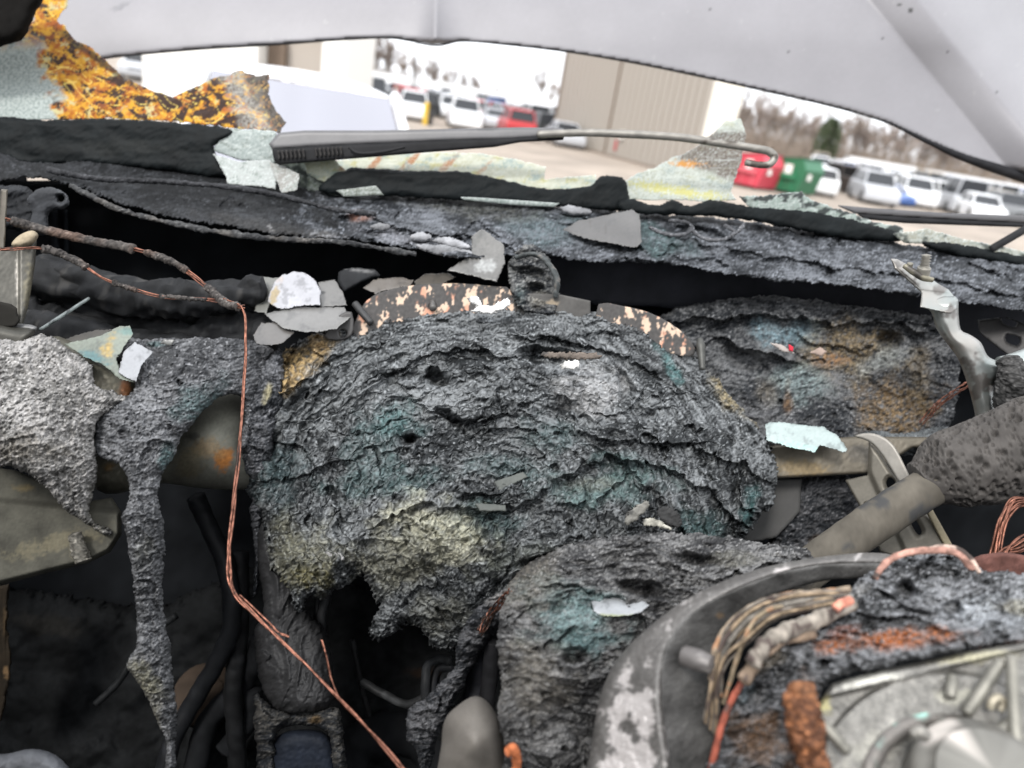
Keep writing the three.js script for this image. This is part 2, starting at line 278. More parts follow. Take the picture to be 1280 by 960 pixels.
  part(cowl, 'crumpled_trim', solid({ out: [[634, 336], [642, 318], [658, 306], [674, 310], [688, 328], [696, 352], [698, 376], [690, 392], [668, 392], [648, 384], [638, 362]], soft: 3, dep: [[634, 336, 1.0], [674, 310, 1.02], [698, 376, 0.985], [650, 384, 0.97]], step: 1.4, T: 0.01, back: 0.02, R: 7, rag: 5, relief: charRelief({ A: 0.012, B: 0.007, C: 0.003, E: 0.0015, s: 91, pits: [[664, 340, 18, 6, 0.2, 0.02], [670, 360, 12, 6, 0.1, 0.02]] }), color: charColor({ s: 92, hi: [0.15, 0.15, 0.145], patches: [[[672, 374, 20, 12], [0.14, 0.13, 0.11], 0.8], [[650, 370, 12, 16], [0.09, 0.13, 0.13], 0.5]] }) }), M.char);
  for (const [o, d, k] of [[[[512, 296], [524, 289], [536, 292], [540, 300], [520, 302]], 1.035, 0.2], [[[540, 300], [560, 297], [584, 304], [588, 312], [560, 310]], 1.02, 0.24], [[[516, 306], [548, 306], [590, 314], [584, 322], [540, 318]], 1.01, 0.17], [[[700, 258], [724, 258], [740, 264], [728, 270], [704, 266]], 1.15, 0.16], [[[462, 284], [476, 278], [490, 284], [478, 290]], 1.06, 0.15]])
    part(cowl, 'ash_flake', solid({ out: o, soft: 2, dep: d, step: 1.4, T: 0.006, back: 0.012, R: 5, rag: 3, relief: (u, v) => 0.004 * fbm(u * 0.08, v * 0.08, 3), color: worn([k, k * 1.01, k * 1.05], 0.6, o[0][0], 1.5) }), M.ash);
  for (const L of [[[812, 284], [830, 292], [850, 294], [866, 286], [858, 278], [836, 276]], [[862, 286], [880, 298], [900, 300], [918, 290], [906, 282]], [[914, 296], [924, 288], [930, 280]]])
    part(cowl, 'burnt_loop', tube({ path: L.map(([u, v]) => [u, v, 1.085 - (v - 280) * 0.002, 0.0028]), seg: 60, ring: 10, relief: gritRelief(0.35, 7), color: gritColor([0.03, 0.031, 0.034], [0.12, 0.122, 0.13], 3) }), M.char);
  // black pillar stub at the upper left
  part(body, 'windshield_pillar', solid({ out: [[-80, -40], [58, -40], [44, 18], [30, 46], [8, 56], [-80, 62]], soft: 3, dep: 1.16, step: 4, T: 0.03, back: 0.06, R: 18, rag: 3, relief: (u, v) => 0.003 * fbm(u * 0.05, v * 0.05, 1), color: worn([0.006, 0.0055, 0.005], 0.5, 6) }), M.soot);
  // right end: bracket in the recess
  part(body, 'hinge_bracket', solid({ out: [[1222, 400], [1258, 396], [1320, 420], [1320, 470], [1262, 446], [1224, 416]], soft: 0, holes: [[[1253, 397], [1270, 402], [1268, 409], [1254, 404]], [[1258, 418], [1274, 422], [1272, 432], [1258, 427]]], dep: [[1222, 400, 1.08], [1320, 420, 1.02], [1262, 446, 1.04]], step: 2, T: 0.002, back: 0.004, R: 2, color: worn([0.045, 0.043, 0.042], 0.4, 3) }), M.metal);
  // inner brace lines on the firewall
  for (const [u0, u1] of [[62, 72], [78, 84]]) part(body, 'firewall_rib', solid({ out: [[u0, 262], [u1, 262], [u1 + 8, 420], [u0 + 8, 420]], soft: 0, dep: 1.255, step: 3, T: 0.006, back: 0.01, R: 4, color: worn([0.014, 0.016, 0.019], 0.4, 3) }), M.soot);
  // sheet added under the right of the cowl, shade of the recess put into colour
  part(body, 'recess_shade_sheet', solid({ out: [[684, 318], [900, 330], [1110, 352], [1330, 398], [1330, 470], [1110, 440], [900, 392], [730, 380], [690, 372]], soft: 3, dep: 1.2, step: 4, T: 0.006, back: 0.02, R: 8, color: worn([0.02, 0.021, 0.026], 0.35, 8) }), M.rubber);
}
// ---------------------------------------------------------------- raised hood panel
{
  const hood = thing('raised_hood', 'pale grey bare sheet metal hood panel raised above the windshield opening', 'hood');
  const low = [[-140, 118], [60, 84], [135, 71], [250, 60], [350, 54], [430, 48], [488, 46], [515, 50], [540, 55], [556, 54], [575, 50], [640, 55], [700, 62], [780, 75], [860, 91], [960, 113], [1050, 134], [1110, 152], [1160, 175], [1200, 192], [1250, 208], [1330, 232], [1430, 260]];
  const base = worn([0.19, 0.185, 0.195], 0.07, 3, 0.6, [[[150, 8, 14, 4, -0.4], [0.12, 0.12, 0.13], 0.6]]);
  const specks = [[1124, 6, 2.2], [1138, 13, 2.2], [1104, 49, 1.8], [1184, 65, 1.8], [887, 12, 1.6], [690, 30, 1.8], [985, 66, 1.5], [1245, 116, 1.4], [540, 30, 1.2], [1160, 100, 1.2], [735, 50, 2]];
  const wide = (u, v) => 1.52 - 0.0012 * (v - 60) * 0 + 0.16 * smooth(60, -260, v) + 0.3 * smooth(1080, 1400, u) * smooth(240, -120, v) + 0.5 * smooth(1130, 1330, u - v * 0.72) ** 2;
  const panel = part(hood, 'hood_panel', solid({ out: [...low, [1430, -190], [-140, -190]], soft: 0, dep: wide, step: 2.8, T: 0.003, back: 0.006, R: 3,
    relief: (u, v) => {
      let r = 0.0022 * fbm(u * 0.006, v * 0.008, 2, 2);
      const s = (u - 545) + v * 0.02; r += 0.03 * Math.exp(-Math.abs(s) / 11) * smooth(-90, 60, v) ; // centre crease
      const k = u - (1085 + v * 0.82); r += 0.055 * clamp(k / 62); // pressed channel at the right
      return r;
    },
    color: (u, v) => { let c = base(u, v); for (const [a, b, rad] of specks) if (Math.hypot(u - a, v - b) < rad * 1.05 && (b < 120 && a > 1000 || rad < 1.7)) c = [0.03, 0.03, 0.03]; const w = noise(u * 0.09, v * 0.09, 44); if (w > 0.68) c = mix3(c, [0.24, 0.24, 0.24], 0.5); return c; } }), mat(0.5, 0.1));
  // lower edge: shadow on the sheet thickness put into colour, dark trim at right
  const shaded_edge = low.slice(1).map(([u, v], i, a) => [u, v + 1.2 + (u > 1100 ? (u - 1100) * 0.02 : 0), 1.525, 0.002 + 0.0095 * smooth(1090, 1290, u)]);
  part(hood, 'shaded_edge', tube({ path: shaded_edge, seg: 260, ring: 8, color: worn3([0.016, 0.016, 0.018], 0.4, 3) }), M.rubber);
}
// ---------------------------------------------------------------- windshield remains
const crackle = (u, v) => { const a = cells(u * 0.12, v * 0.15, 2); return 0.0012 * a + 0.0008 * noise(u * 0.3, v * 0.3, 7); };
{
  const ws = thing('broken_windshield', 'jagged stained remains of the broken windshield above the cowl', 'windshield');
  const amber = (u, v) => {
    const big = fbm(u * 0.03, v * 0.04, 71, 3), f = fbm(u * 0.075, v * 0.085, 77, 4), e = noise(u * 0.32, v * 0.36, 79), wx = u + 14 * noise(u * 0.03, v * 0.03, 81), wy = v + 14 * noise(u * 0.03, v * 0.03, 83);
    let c = mix3([0.6, 0.32, 0.02], [0.34, 0.09, 0.005], smooth(-0.25, 0.3, f + 0.15 * e));
    c = mix3(c, [0.5, 0.45, 0.22], smooth(0.16, 0.38, fbm(wx * 0.045, wy * 0.06, 91, 3) + 0.3 * e + 0.25 * noise(u * 0.15, v * 0.17, 92)));
    c = mix3(c, [0.2, 0.05, 0.006], smooth(0.1, 0.3, fbm(wx * 0.05, wy * 0.06, 95, 3) + 0.3 * e + 0.25 * noise(u * 0.14, v * 0.16, 96)));
    c = mix3(c, [0.03, 0.01, 0.004], smooth(0.16, 0.36, fbm(wx * 0.06, wy * 0.075, 97, 3) + 0.28 * e + 0.2 * noise(u * 0.16, v * 0.17, 98) + 0.24 * smooth(90, 240, u) + 0.07));
    const vein = Math.abs(noise((wx + wy * 1.5) * 0.012, (wy - wx * 0.55) * 0.075, 99)); c = mix3(c, [0.9, 0.68, 0.16], smooth(0.035, 0.0, vein) * 0.8);
    // clear crackled glass on the left, soot fan at the right
    const clear = smooth(0.1, -0.1, (u - 62 - (v - 95) * 0.18) / 60 + 0.5 * big + 0.2 * f) * smooth(38, 66, v + 10 * big);
    c = mix3(c, mix3([0.26, 0.3, 0.28], [0.44, 0.48, 0.46], clamp(0.5 + 1.3 * e)), clear);
    const fan = smooth(-8, 14, u - 285 - (150 - v) * -0.45 + 14 * f - 12), soot = smooth(8, 34, u - 292 + (v - 110) * -0.55 + 16 * f);
    c = mix3(c, [0.4, 0.39, 0.35], fan * 0.75 * clamp(0.7 + e)); c = mix3(c, [0.035, 0.026, 0.018], soot * clamp(0.75 + 0.8 * e));
    const edge = smooth(0.5, 0.2, Math.abs((v - (40 + (u - 75) * 0.72)) / 14) + 0.5 * f) * smooth(60, 90, u) * smooth(190, 150, u); c = mix3(c, [0.03, 0.014, 0.006], edge * 0.8);
    return c;
  };
  const g = part(ws, 'stained_glass', solid({ out: [[-60, 64], [0, 58], [28, 48], [42, 24], [52, -20], [92, -20], [84, 6], [70, 26], [80, 32], [94, 50], [112, 58], [124, 68], [140, 82], [156, 98], [185, 110], [215, 121], [238, 112], [262, 100], [300, 88], [322, 95], [337, 92], [336, 118], [344, 138], [357, 153], [350, 166], [300, 161], [220, 152], [140, 148], [60, 150], [0, 150], [-60, 148]], soft: 0, dep: [[0, 150, 1.22], [350, 160, 1.2], [0, 20, 1.34], [330, 92, 1.28], [160, 120, 1.25]], step: 1.3, T: 0.002, back: 0.004, R: 2, rag: 3, ragf: 0.12, relief: (u, v, p) => crackle(u, v) + 0.004 * fbm(u * 0.02, v * 0.02, 5) + 0.003 * Math.abs(noise((u + v * 1.6) * 0.03, (v - u * 0.5) * 0.006, 4)), color: amber }), M.amber);
  g.userData.label = 'amber and orange rust stained piece of crackled glass';
  const crack = (u, v, s) => Math.max(smooth(0.045, 0, Math.abs(noise(u * 0.085, v * 0.11, s + 201))), 0.7 * smooth(0.06, 0, Math.abs(noise(u * 0.17, v * 0.2, s + 203))));
  const ice = (s, tint0 = [0.52, 0.6, 0.57]) => (u, v) => { const tint = tint0.map(x => x * 0.58); const e = noise(u * 0.4, v * 0.4, s), f = fbm(u * 0.07, v * 0.09, s + 5, 3); return mix3(mix3(mix3(tint, [0.46, 0.5, 0.48], clamp(0.25 + 1.0 * e + 0.8 * f)), [0.1, 0.13, 0.1], smooth(0.12, 0.4, f + 0.4 * e) * 0.7), [0.62, 0.66, 0.64], 0.6 * crack(u, v, s)); };
  part(ws, 'crackled_glass', solid({ out: [[285, 160], [345, 164], [346, 178], [343, 206], [300, 200], [266, 188], [270, 180]], soft: 0, dep: 1.185, step: 1.6, T: 0.002, back: 0.004, R: 2, rag: 2, relief: crackle, color: ice(3) }), M.glass);
  part(ws, 'crackled_glass', solid({ out: [[266, 192], [300, 202], [338, 200], [346, 222], [344, 236], [312, 232], [284, 230], [282, 220]], soft: 0, dep: [[266, 192, 1.175], [340, 236, 1.13], [300, 232, 1.13]], step: 1.6, T: 0.002, back: 0.004, R: 2, rag: 2, relief: crackle, color: ice(8, [0.6, 0.63, 0.6]) }), M.glass);
  part(ws, 'crackled_glass', solid({ out: [[336, 202], [356, 208], [374, 218], [372, 238], [352, 242], [344, 222]], soft: 0, dep: [[336, 202, 1.17], [374, 238, 1.12], [344, 240, 1.12]], step: 1.6, T: 0.002, back: 0.004, R: 2, rag: 2, relief: crackle, color: ice(12, [0.42, 0.4, 0.36]) }), M.glass);
  const cream = s => (u, v) => {
    const f = fbm(u * 0.05, v * 0.07, s, 3), e = noise(u * 0.3, v * 0.3, s + 3);
    let c = mix3([0.36, 0.36, 0.25], [0.46, 0.48, 0.4], clamp(0.5 + f + 0.4 * e));
    c = mix3(c, [0.32, 0.29, 0.05], smooth(0.08, 0.4, fbm(u * 0.06, v * 0.1, s + 7, 3)) * 0.7);
    const st = noise((u + v * 0.9) * 0.055, v * 0.012, s + 11); c = mix3(c, [0.3, 0.11, 0.015], smooth(0.3, 0.48, st + 0.12 * e) * smooth(228, 200, v));
    c = mix3(c, [0.2, 0.27, 0.25], smooth(0.05, 0.35, fbm(u * 0.04, v * 0.08, s + 17, 3) + 0.3 * e) * 0.8); return mix3(c, [0.6, 0.6, 0.5], 0.45 * crack(u, v, s));
  };
  part(ws, 'stained_glass_strip', solid({ out: [[412, 202], [450, 196], [500, 192], [560, 190], [600, 192], [640, 198], [682, 208], [680, 224], [700, 222], [744, 219], [748, 236], [700, 238], [640, 232], [600, 226], [540, 216], [480, 212], [440, 212], [432, 232], [420, 230]], soft: 0, dep: [[412, 202, 1.24], [600, 190, 1.26], [744, 219, 1.25], [432, 232, 1.18], [700, 238, 1.19]], step: 1.5, T: 0.002, back: 0.004, R: 2, rag: 2, relief: crackle, color: cream(21) }), M.glass);
  part(ws, 'stained_glass_strip', solid({ out: [[378, 190], [400, 188], [424, 194], [418, 200], [432, 212], [430, 232], [408, 230], [384, 218]], soft: 0, dep: 1.18, step: 1.5, T: 0.002, back: 0.004, R: 2, rag: 2, relief: crackle, color: (u, v) => mix3(cream(31)(u, v), [0.1, 0.13, 0.09], 0.35) }), M.glass);
  const tri = (u, v) => {
    let c = cream(41)(u, v); const e = noise(u * 0.35, v * 0.35, 5), f = fbm(u * 0.06, v * 0.07, 55, 3);
    c = mix3(c, mix3([0.22, 0.25, 0.23], [0.4, 0.43, 0.41], clamp(0.5 + e + f)), 0.65);
    const up = smooth(-5, 5, 200 + (u - 850) * 0.42 - v + 12 * f) * smooth(846, 862, u + (v - 186) * 0.9 + 8 * f), brown = up * smooth(160, 170, v + 4 * e); c = mix3(c, [0.075, 0.048, 0.032], brown * clamp(0.8 + 0.6 * e));
    c = mix3(c, [0.45, 0.2, 0.02], smooth(1.1, 0.4, ell(u, v, [858, 205, 24, 5, 0.04]) + 1.0 * e + 0.8 * f)); c = mix3(c, [0.5, 0.46, 0.08], 0.7 * smooth(1.1, 0.3, ell(u, v, [845, 238, 70, 7, 0.15]) + 1.1 * e + 0.9 * f));
    return mix3(c, [0.56, 0.6, 0.57], 0.5 * crack(u, v, 5));
  };
  part(ws, 'stained_glass', solid({ out: [[782, 226], [800, 216], [822, 208], [844, 196], [870, 184], [890, 168], [908, 151], [926, 148], [932, 168], [928, 196], [920, 222], [914, 240], [920, 250], [880, 252], [840, 250], [786, 250]], soft: 0, dep: [[786, 250, 1.2], [915, 250, 1.18], [915, 150, 1.28], [844, 196, 1.25]], step: 1.4, T: 0.002, back: 0.004, R: 2, rag: 2.5, relief: crackle, color: tri }), M.glass);
  part(ws, 'crackled_glass', solid({ out: [[924, 246], [960, 244], [1000, 240], [1016, 250], [1050, 262], [1090, 276], [1130, 284], [1128, 296], [1080, 284], [1000, 268], [940, 262]], soft: 0, dep: 1.165, step: 1.5, T: 0.002, back: 0.004, R: 2, rag: 3, relief: crackle, color: (u, v) => mix3(ice(25, [0.4, 0.5, 0.44])(u, v), [0.012, 0.02, 0.018], smooth(-0.05, 0.12, fbm(u * 0.05 + v * 0.03, v * 0.06, 66, 3) + 0.1 * noise(u * 0.3, v * 0.3, 1))) }), M.glass);
  part(ws, 'crackled_glass', solid({ out: [[1116, 292], [1160, 286], [1200, 298], [1290, 316], [1330, 324], [1330, 332], [1240, 318], [1170, 306], [1130, 304]], soft: 0, dep: 1.15, step: 1.8, T: 0.002, back: 0.004, R: 2, rag: 2, relief: crackle, color: (u, v) => mix3(ice(29, [0.5, 0.5, 0.4])(u, v), [0.05, 0.06, 0.05], smooth(0, 0.2, fbm(u * 0.05, v * 0.06, 6, 3))) }), M.glass);
  // black seal under the glass
  const seal = (out, s, d = 1.185) => part(ws, 'rubber_seal', solid({ out, soft: 3, dep: d, step: 2.2, T: 0.008, back: 0.03, R: 8, rag: 3, relief: (u, v) => 0.004 * fbm(u * 0.03, v * 0.06, s) + 0.001 * noise(u * 0.3, v * 0.3, s), color: worn([0.0045, 0.006, 0.0065], 0.6, s, 1, [[[150, 185, 80, 12], [0.013, 0.014, 0.013], 0.5]]) }), M.rubber);
  seal([[-60, 147], [60, 150], [140, 148], [220, 153], [286, 160], [288, 170], [268, 182], [272, 196], [284, 222], [200, 212], [120, 206], [30, 206], [-60, 196]], 1, 1.18);
  seal([[400, 232], [436, 210], [480, 212], [520, 214], [570, 214], [620, 222], [660, 232], [690, 236], [735, 232], [752, 220], [778, 222], [784, 236], [784, 262], [740, 262], [680, 258], [600, 252], [500, 246], [410, 242]], 2, 1.17);
  seal([[780, 248], [820, 256], [842, 250], [860, 258], [890, 250], [940, 258], [1000, 262], [1060, 272], [1128, 292], [1120, 302], [1040, 296], [960, 280], [880, 270], [780, 266]], 3, 1.16);
  seal([[1150, 302], [1200, 304], [1260, 316], [1340, 330], [1340, 346], [1260, 330], [1180, 316]], 4, 1.145);
  part(ws, 'crackled_glass', solid({ out: [[338, 190], [372, 184], [400, 192], [434, 212], [440, 244], [390, 244], [350, 238], [340, 214]], soft: 2, dep: 1.2, step: 1.6, T: 0.003, back: 0.02, R: 5, rag: 4, relief: crackle, color: (u, v) => mix3(ice(51, [0.3, 0.36, 0.26])(u, v), [0.02, 0.03, 0.024], smooth(-0.15, 0.15, fbm(u * 0.06, v * 0.07, 68, 3))) }), M.glass);
  part(ws, 'glass_edge', solid({ out: [[574, 246], [600, 247], [700, 254], [692, 259], [640, 256], [580, 250]], soft: 0, dep: 1.145, step: 1.6, T: 0.002, back: 0.004, R: 2, color: ice(41, [0.3, 0.36, 0.33]) }), M.glass);
  part(ws, 'glass_edge', solid({ out: [[420, 238], [470, 232], [480, 244], [430, 246]], soft: 0, dep: 1.15, step: 1.6, T: 0.002, back: 0.004, R: 2, color: ice(47, [0.22, 0.25, 0.2]) }), M.glass);
}
// ---------------------------------------------------------------- wipers
{
  const w = thing('windshield_wiper', 'wiper with grey blade cover and bare hooked metal arm lying over the left glass', 'wiper');
  part(w, 'blade_cover', solid({ out: [[336, 180], [348, 166], [380, 163], [470, 163], [560, 161], [650, 159], [704, 160], [706, 170], [640, 174], [560, 176], [470, 180], [400, 183], [340, 187]], soft: 0, dep: 1.15, step: 1.8, T: 0.004, back: 0.012, R: 5, color: worn([0.085, 0.083, 0.085], 0.2, 5, 1, [[[610, 161, 20, 3], [0.02, 0.02, 0.02], 0.5]]) }), mat(0.45, 0.15));
  part(w, 'blade_holder', solid({ out: [[340, 186], [400, 182], [470, 179], [560, 175], [640, 172], [706, 168], [704, 175], [650, 178], [618, 184], [540, 190], [470, 196], [420, 200], [350, 206], [342, 200]], soft: 0, dep: 1.147, step: 1.8, T: 0.004, back: 0.014, R: 4, color: worn([0.012, 0.012, 0.013], 0.4, 6) }), M.rubber);
  for (let i = 0; i < 16; i++) { if (i > 6 && i < 9) continue; const u = 346 + i * 5.2, v = 188 - i * 0.35; part(w, 'blade_rib', solid({ out: [[u, v], [u + 2.6, v], [u + 4.5, v + 11], [u + 1.9, v + 11.5]], soft: 0, dep: 1.141, step: 1.2, T: 0.002, back: 0.004, R: 1.2, color: worn([0.03, 0.028, 0.027], 0.3, i) }), M.rubber); }
  part(w, 'blade_clip', tube({ path: [[436, 184, 1.14, 0.002], [446, 191, 1.138, 0.0025], [470, 191, 1.138, 0.0025], [506, 184, 1.138, 0.002]], seg: 30, ring: 8, color: worn3([0.016, 0.016, 0.017], 0.3) }), M.rubber);
  part(w, 'wiper_arm', tube({ path: [[672, 168, 1.14, 0.0055], [730, 166, 1.14, 0.0058], [790, 168, 1.135, 0.006], [850, 172, 1.13, 0.006], [900, 179, 1.125, 0.006], [945, 186, 1.12, 0.006], [962, 190, 1.12, 0.006], [968, 197, 1.12, 0.006], [962, 205, 1.12, 0.0055], [948, 206, 1.12, 0.005], [932, 203, 1.12, 0.005]], seg: 130, ring: 12, relief: p => 0.0004 * noise(p.x * 300, p.y * 300, p.z * 300), color: worn3([0.2, 0.19, 0.17], 0.35, 3, 60, [0.07, 0.06, 0.05], 0.12) }), M.metal);
  const w2 = thing('windshield_wiper', 'black wiper with arm at the far right edge below the parked cars', 'wiper');
  part(w2, 'blade_cover', solid({ out: [[1044, 256], [1090, 260], [1180, 266], [1290, 270], [1340, 272], [1340, 282], [1240, 277], [1130, 271], [1068, 267]], soft: 0, dep: 1.19, step: 2, T: 0.003, back: 0.012, R: 4, color: worn([0.06, 0.058, 0.06], 0.2, 5) }), mat(0.45, 0.15));
  part(w2, 'blade_holder', solid({ out: [[1070, 267], [1130, 271], [1240, 277], [1340, 282], [1340, 286], [1240, 283], [1130, 279], [1080, 274]], soft: 0, dep: 1.188, step: 2, T: 0.003, back: 0.012, R: 3, color: worn([0.012, 0.012, 0.013], 0.4, 6) }), M.rubber);
  part(w2, 'wiper_arm', tube({ path: [[1238, 312, 1.15, 0.006], [1262, 298, 1.15, 0.006], [1300, 276, 1.16, 0.006]], seg: 20, ring: 10, color: worn3([0.015, 0.015, 0.016], 0.3) }), M.rubber);
}

// ================================================================ THE ENGINE BAY
// ---------------------------------------------------------------- central melted mass
const swirl = (u, v) => { const x = u - 620, y = (v - 640) * 1.25, r = Math.hypot(x, y); return [Math.atan2(y, x) * 62, r]; };
{
  const m = thing('melted_engine_cover', 'large round mass of charred melted plastic with teal and tan stains in the middle', 'melted cover');
  const outline = [[322, 492], [336, 462], [362, 436], [398, 418], [430, 412], [480, 400], [540, 390], [600, 384], [660, 380], [720, 388], [770, 398], [820, 418], [860, 442], [890, 470], [918, 500], [942, 530], [962, 556], [972, 590], [966, 630], [948, 652], [932, 674], [890, 700], [800, 710], [720, 716], [680, 726], [645, 750], [625, 778], [606, 802], [566, 812], [538, 806], [520, 782], [500, 784], [474, 804], [462, 790], [472, 760], [464, 732], [450, 720], [430, 734], [408, 748], [384, 748], [378, 764], [367, 762], [362, 738], [340, 712], [334, 676], [322, 640], [302, 600], [298, 572], [312, 540]];
  const dep = [[322, 492, 0.9], [430, 412, 0.95], [640, 382, 0.97], [820, 418, 0.96], [900, 480, 0.93], [968, 590, 0.87], [930, 674, 0.82], [640, 470, 0.84], [480, 500, 0.84], [800, 500, 0.85], [640, 560, 0.77], [420, 600, 0.79], [860, 600, 0.79], [700, 650, 0.715], [520, 670, 0.71], [380, 690, 0.76], [540, 770, 0.72], [305, 590, 0.87], [620, 740, 0.70]];
  part(m, 'melted_mass', solid({ out: outline, soft: 5, dep, step: 1.25, T: 0.05, back: 0.05, R: 34, rag: 9, ragf: 0.05, drift: 3.5,
    relief: charRelief({ A: 0.016, B: 0.0085, C: 0.003, E: 0.0025, s: 1, grain: swirl,
      pits: [[547, 474, 17, 11, 0.5, 0.045], [562, 522, 20, 6, 0.5, 0.03], [516, 549, 9, 6, -0.2, 0.025], [690, 447, 44, 12, 0.1, 0.03], [600, 442, 26, 8, 0.5, 0.012], [636, 462, 12, 8, 0, 0.01], [372, 500, 22, 7, -0.75, 0.02], [340, 560, 8, 20, 0.3, 0.015], [780, 478, 9, 16, -0.2, 0.016], [700, 700, 60, 8, -0.1, 0.02], [420, 620, 16, 7, 0.6, 0.014], [310, 640, 8, 24, 0, 0.02], [850, 690, 40, 8, 0.1, 0.012]],
      bumps: [[736, 482, 40, 26, 0.2, 0.016], [590, 500, 60, 26, -0.3, 0.016], [520, 660, 80, 60, 0, 0.016], [390, 690, 60, 60, 0, 0.012], [600, 455, 30, 20, 0.3, 0.012], [470, 470, 70, 24, -0.6, 0.012], [700, 615, 80, 30, 0, 0.01]],
      folds: [{ line: [[480, 652], [530, 628], [600, 640], [650, 630], [700, 596], [760, 572], [830, 580], [880, 610], [925, 650]], h: 0.014, w: 16 }, { line: [[318, 520], [360, 490], [420, 448], [470, 432]], h: 0.012, w: 12 }, { line: [[480, 470], [520, 450], [545, 438], [600, 440], [650, 452]], h: 0.011, w: 12 }, { line: [[520, 500], [550, 524], [600, 530], [650, 508]], h: 0.014, w: 14 }, { line: [[650, 420], [720, 428], [780, 444], [820, 470]], h: 0.012, w: 10 }, { line: [[740, 545], [800, 556], [860, 556], [920, 580], [966, 600]], h: 0.013, w: 14 }, { line: [[770, 560], [800, 600], [840, 640], [860, 680]], h: 0.009, w: 12 }, { line: [[340, 600], [400, 590], [470, 560], [510, 566]], h: 0.009, w: 14 }] }),
    color: charColor({ s: 3, grain: swirl, hi: [0.165, 0.173, 0.177], lo: [0.012, 0.0135, 0.0145], patches: [
      [[492, 522, 40, 24, 0.1], [0.075, 0.135, 0.135], 0.8], [[480, 600, 80, 26, -0.1], TEAL, 0.6], [[460, 560, 40, 30], TEAL, 0.45], [[735, 612, 85, 24, 0.05], [0.1, 0.15, 0.145], 0.8], [[730, 604, 44, 12, 0], [0.13, 0.13, 0.11], 0.7], [[800, 590, 60, 20, 0.3], [0.075, 0.125, 0.12], 0.7], [[880, 660, 40, 26, 0.3], [0.07, 0.12, 0.12], 0.75], [[938, 635, 12, 36, 0.2], [0.05, 0.11, 0.11], 0.8], [[836, 455, 10, 30, -0.6], [0.06, 0.13, 0.13], 0.8], [[640, 585, 60, 20], TEAL, 0.4], [[600, 650, 60, 30], TEAL, 0.55], [[345, 590, 40, 50], [0.04, 0.075, 0.08], 0.5], [[690, 545, 50, 26], [0.04, 0.08, 0.08], 0.45],
      [[540, 664, 80, 46, 0.25], [0.4, 0.39, 0.3], 0.9, 0.45], [[500, 700, 70, 44], [0.19, 0.185, 0.145], 0.75], [[375, 690, 46, 50], [0.17, 0.165, 0.12], 0.8], [[385, 722, 40, 18], [0.17, 0.15, 0.06], 0.7], [[550, 770, 40, 30], [0.13, 0.13, 0.11], 0.7], [[370, 456, 70, 24, -0.75], [0.4, 0.28, 0.13], 0.95, 0.7], [[335, 490, 8, 22, 0.3], [0.4, 0.33, 0.16], 0.7], [[395, 432, 20, 12, -0.5], [0.5, 0.36, 0.2], 0.7], [[908, 484, 20, 50, -0.6], [0.28, 0.23, 0.14], 0.85, 0.7], [[945, 520, 8, 20, -0.5], [0.3, 0.25, 0.16], 0.7], [[738, 486, 54, 34, 0.2], [0.3, 0.3, 0.3], 0.9, 0.4], [[640, 700, 60, 20, -0.3], [0.11, 0.12, 0.1], 0.5]] }) }), M.char);
  // pale chips and crumbs set in the melt
  const chip = (name, out, d, c, s, t = 0.004) => part(m, name, solid({ out, soft: 2, dep: d, step: 1.1, T: t, back: 0.01, R: 3, rag: 4, ragf: 0.14, relief: (u, v) => 0.002 * fbm(u * 0.15, v * 0.15, s), color: worn(c, 0.5, s, 2.5, [[[out[0][0], out[0][1], 7, 6], [0.04, 0.04, 0.04], 0.8]]) }), M.ash);
  chip('white_residue', [[583, 374], [596, 370], [604, 382], [620, 380], [634, 372], [637, 382], [622, 391], [604, 392], [588, 389], [596, 383]], 0.925, [0.6, 0.59, 0.57], 3);
  chip('white_residue', [[702, 453], [708, 450], [716, 452], [722, 449], [724, 459], [702, 461]], 0.79, [0.7, 0.69, 0.66], 4, 0.002);
  chip('recess_plate', [[680, 440], [740, 441], [750, 449], [686, 448]], 0.815, [0.12, 0.1, 0.085], 5, 0.002);
  chip('pale_flake', [[802, 650], [818, 648], [838, 660], [838, 664], [820, 658], [806, 656]], 0.69, [0.3, 0.29, 0.25], 6, 0.002);
  chip('pale_flake', [[404, 688], [426, 692], [430, 700], [420, 704]], 0.728, [0.24, 0.235, 0.23], 8, 0.003);
  chip('dark_flake', [[820, 640], [836, 632], [852, 646], [848, 660], [830, 654]], 0.7, [0.03, 0.03, 0.03], 9, 0.002);
  chip('pale_flake', [[786, 640], [806, 626], [812, 632], [796, 650], [780, 656]], 0.7, [0.16, 0.155, 0.14], 10, 0.002);
  const tile = (o, d, s) => one('plastic_fragment', solid({ out: o, soft: 0, dep: d, step: 1.2, T: 0.002, back: 0.006, R: 1.5, rag: 0.8, color: worn([0.075, 0.08, 0.074], 0.35, s) }), M.ash, s === 2 ? 'grey oblong plastic fragment lying slanted on the melted mass' : 'flat dark oblong plastic fragment on the melt below the slanted one', 'fragment');
  tile([[617, 602], [654, 590], [660, 596], [624, 614]], [[617, 602, 0.735], [660, 590, 0.742], [624, 614, 0.728]], 2);
  tile([[593, 629], [632, 631], [633, 639], [600, 639]], [[593, 629, 0.706], [632, 631, 0.705], [600, 639, 0.7]], 5);
  // copper stained sheet flange that stands behind the mass
  const flame = s => (u, v) => { const f = fbm(u * 0.085, v * 0.05, s, 3), e = noise(u * 0.28, v * 0.22, s + 3); let c = [0.055 * (1 + e * 0.3), 0.052 * (1 + e * 0.3), 0.05 * (1 + e * 0.3)]; c = mix3(c, [0.44, 0.33, 0.25], smooth(0.1, 0.22, f + 0.3 * e)); return mix3(c, [0.42, 0.22, 0.15], smooth(0.12, 0.3, fbm(u * 0.05, v * 0.05, s + 9, 2) + 0.1 * e) * smooth(-0.05, 0.15, f + 0.2 * e)); };
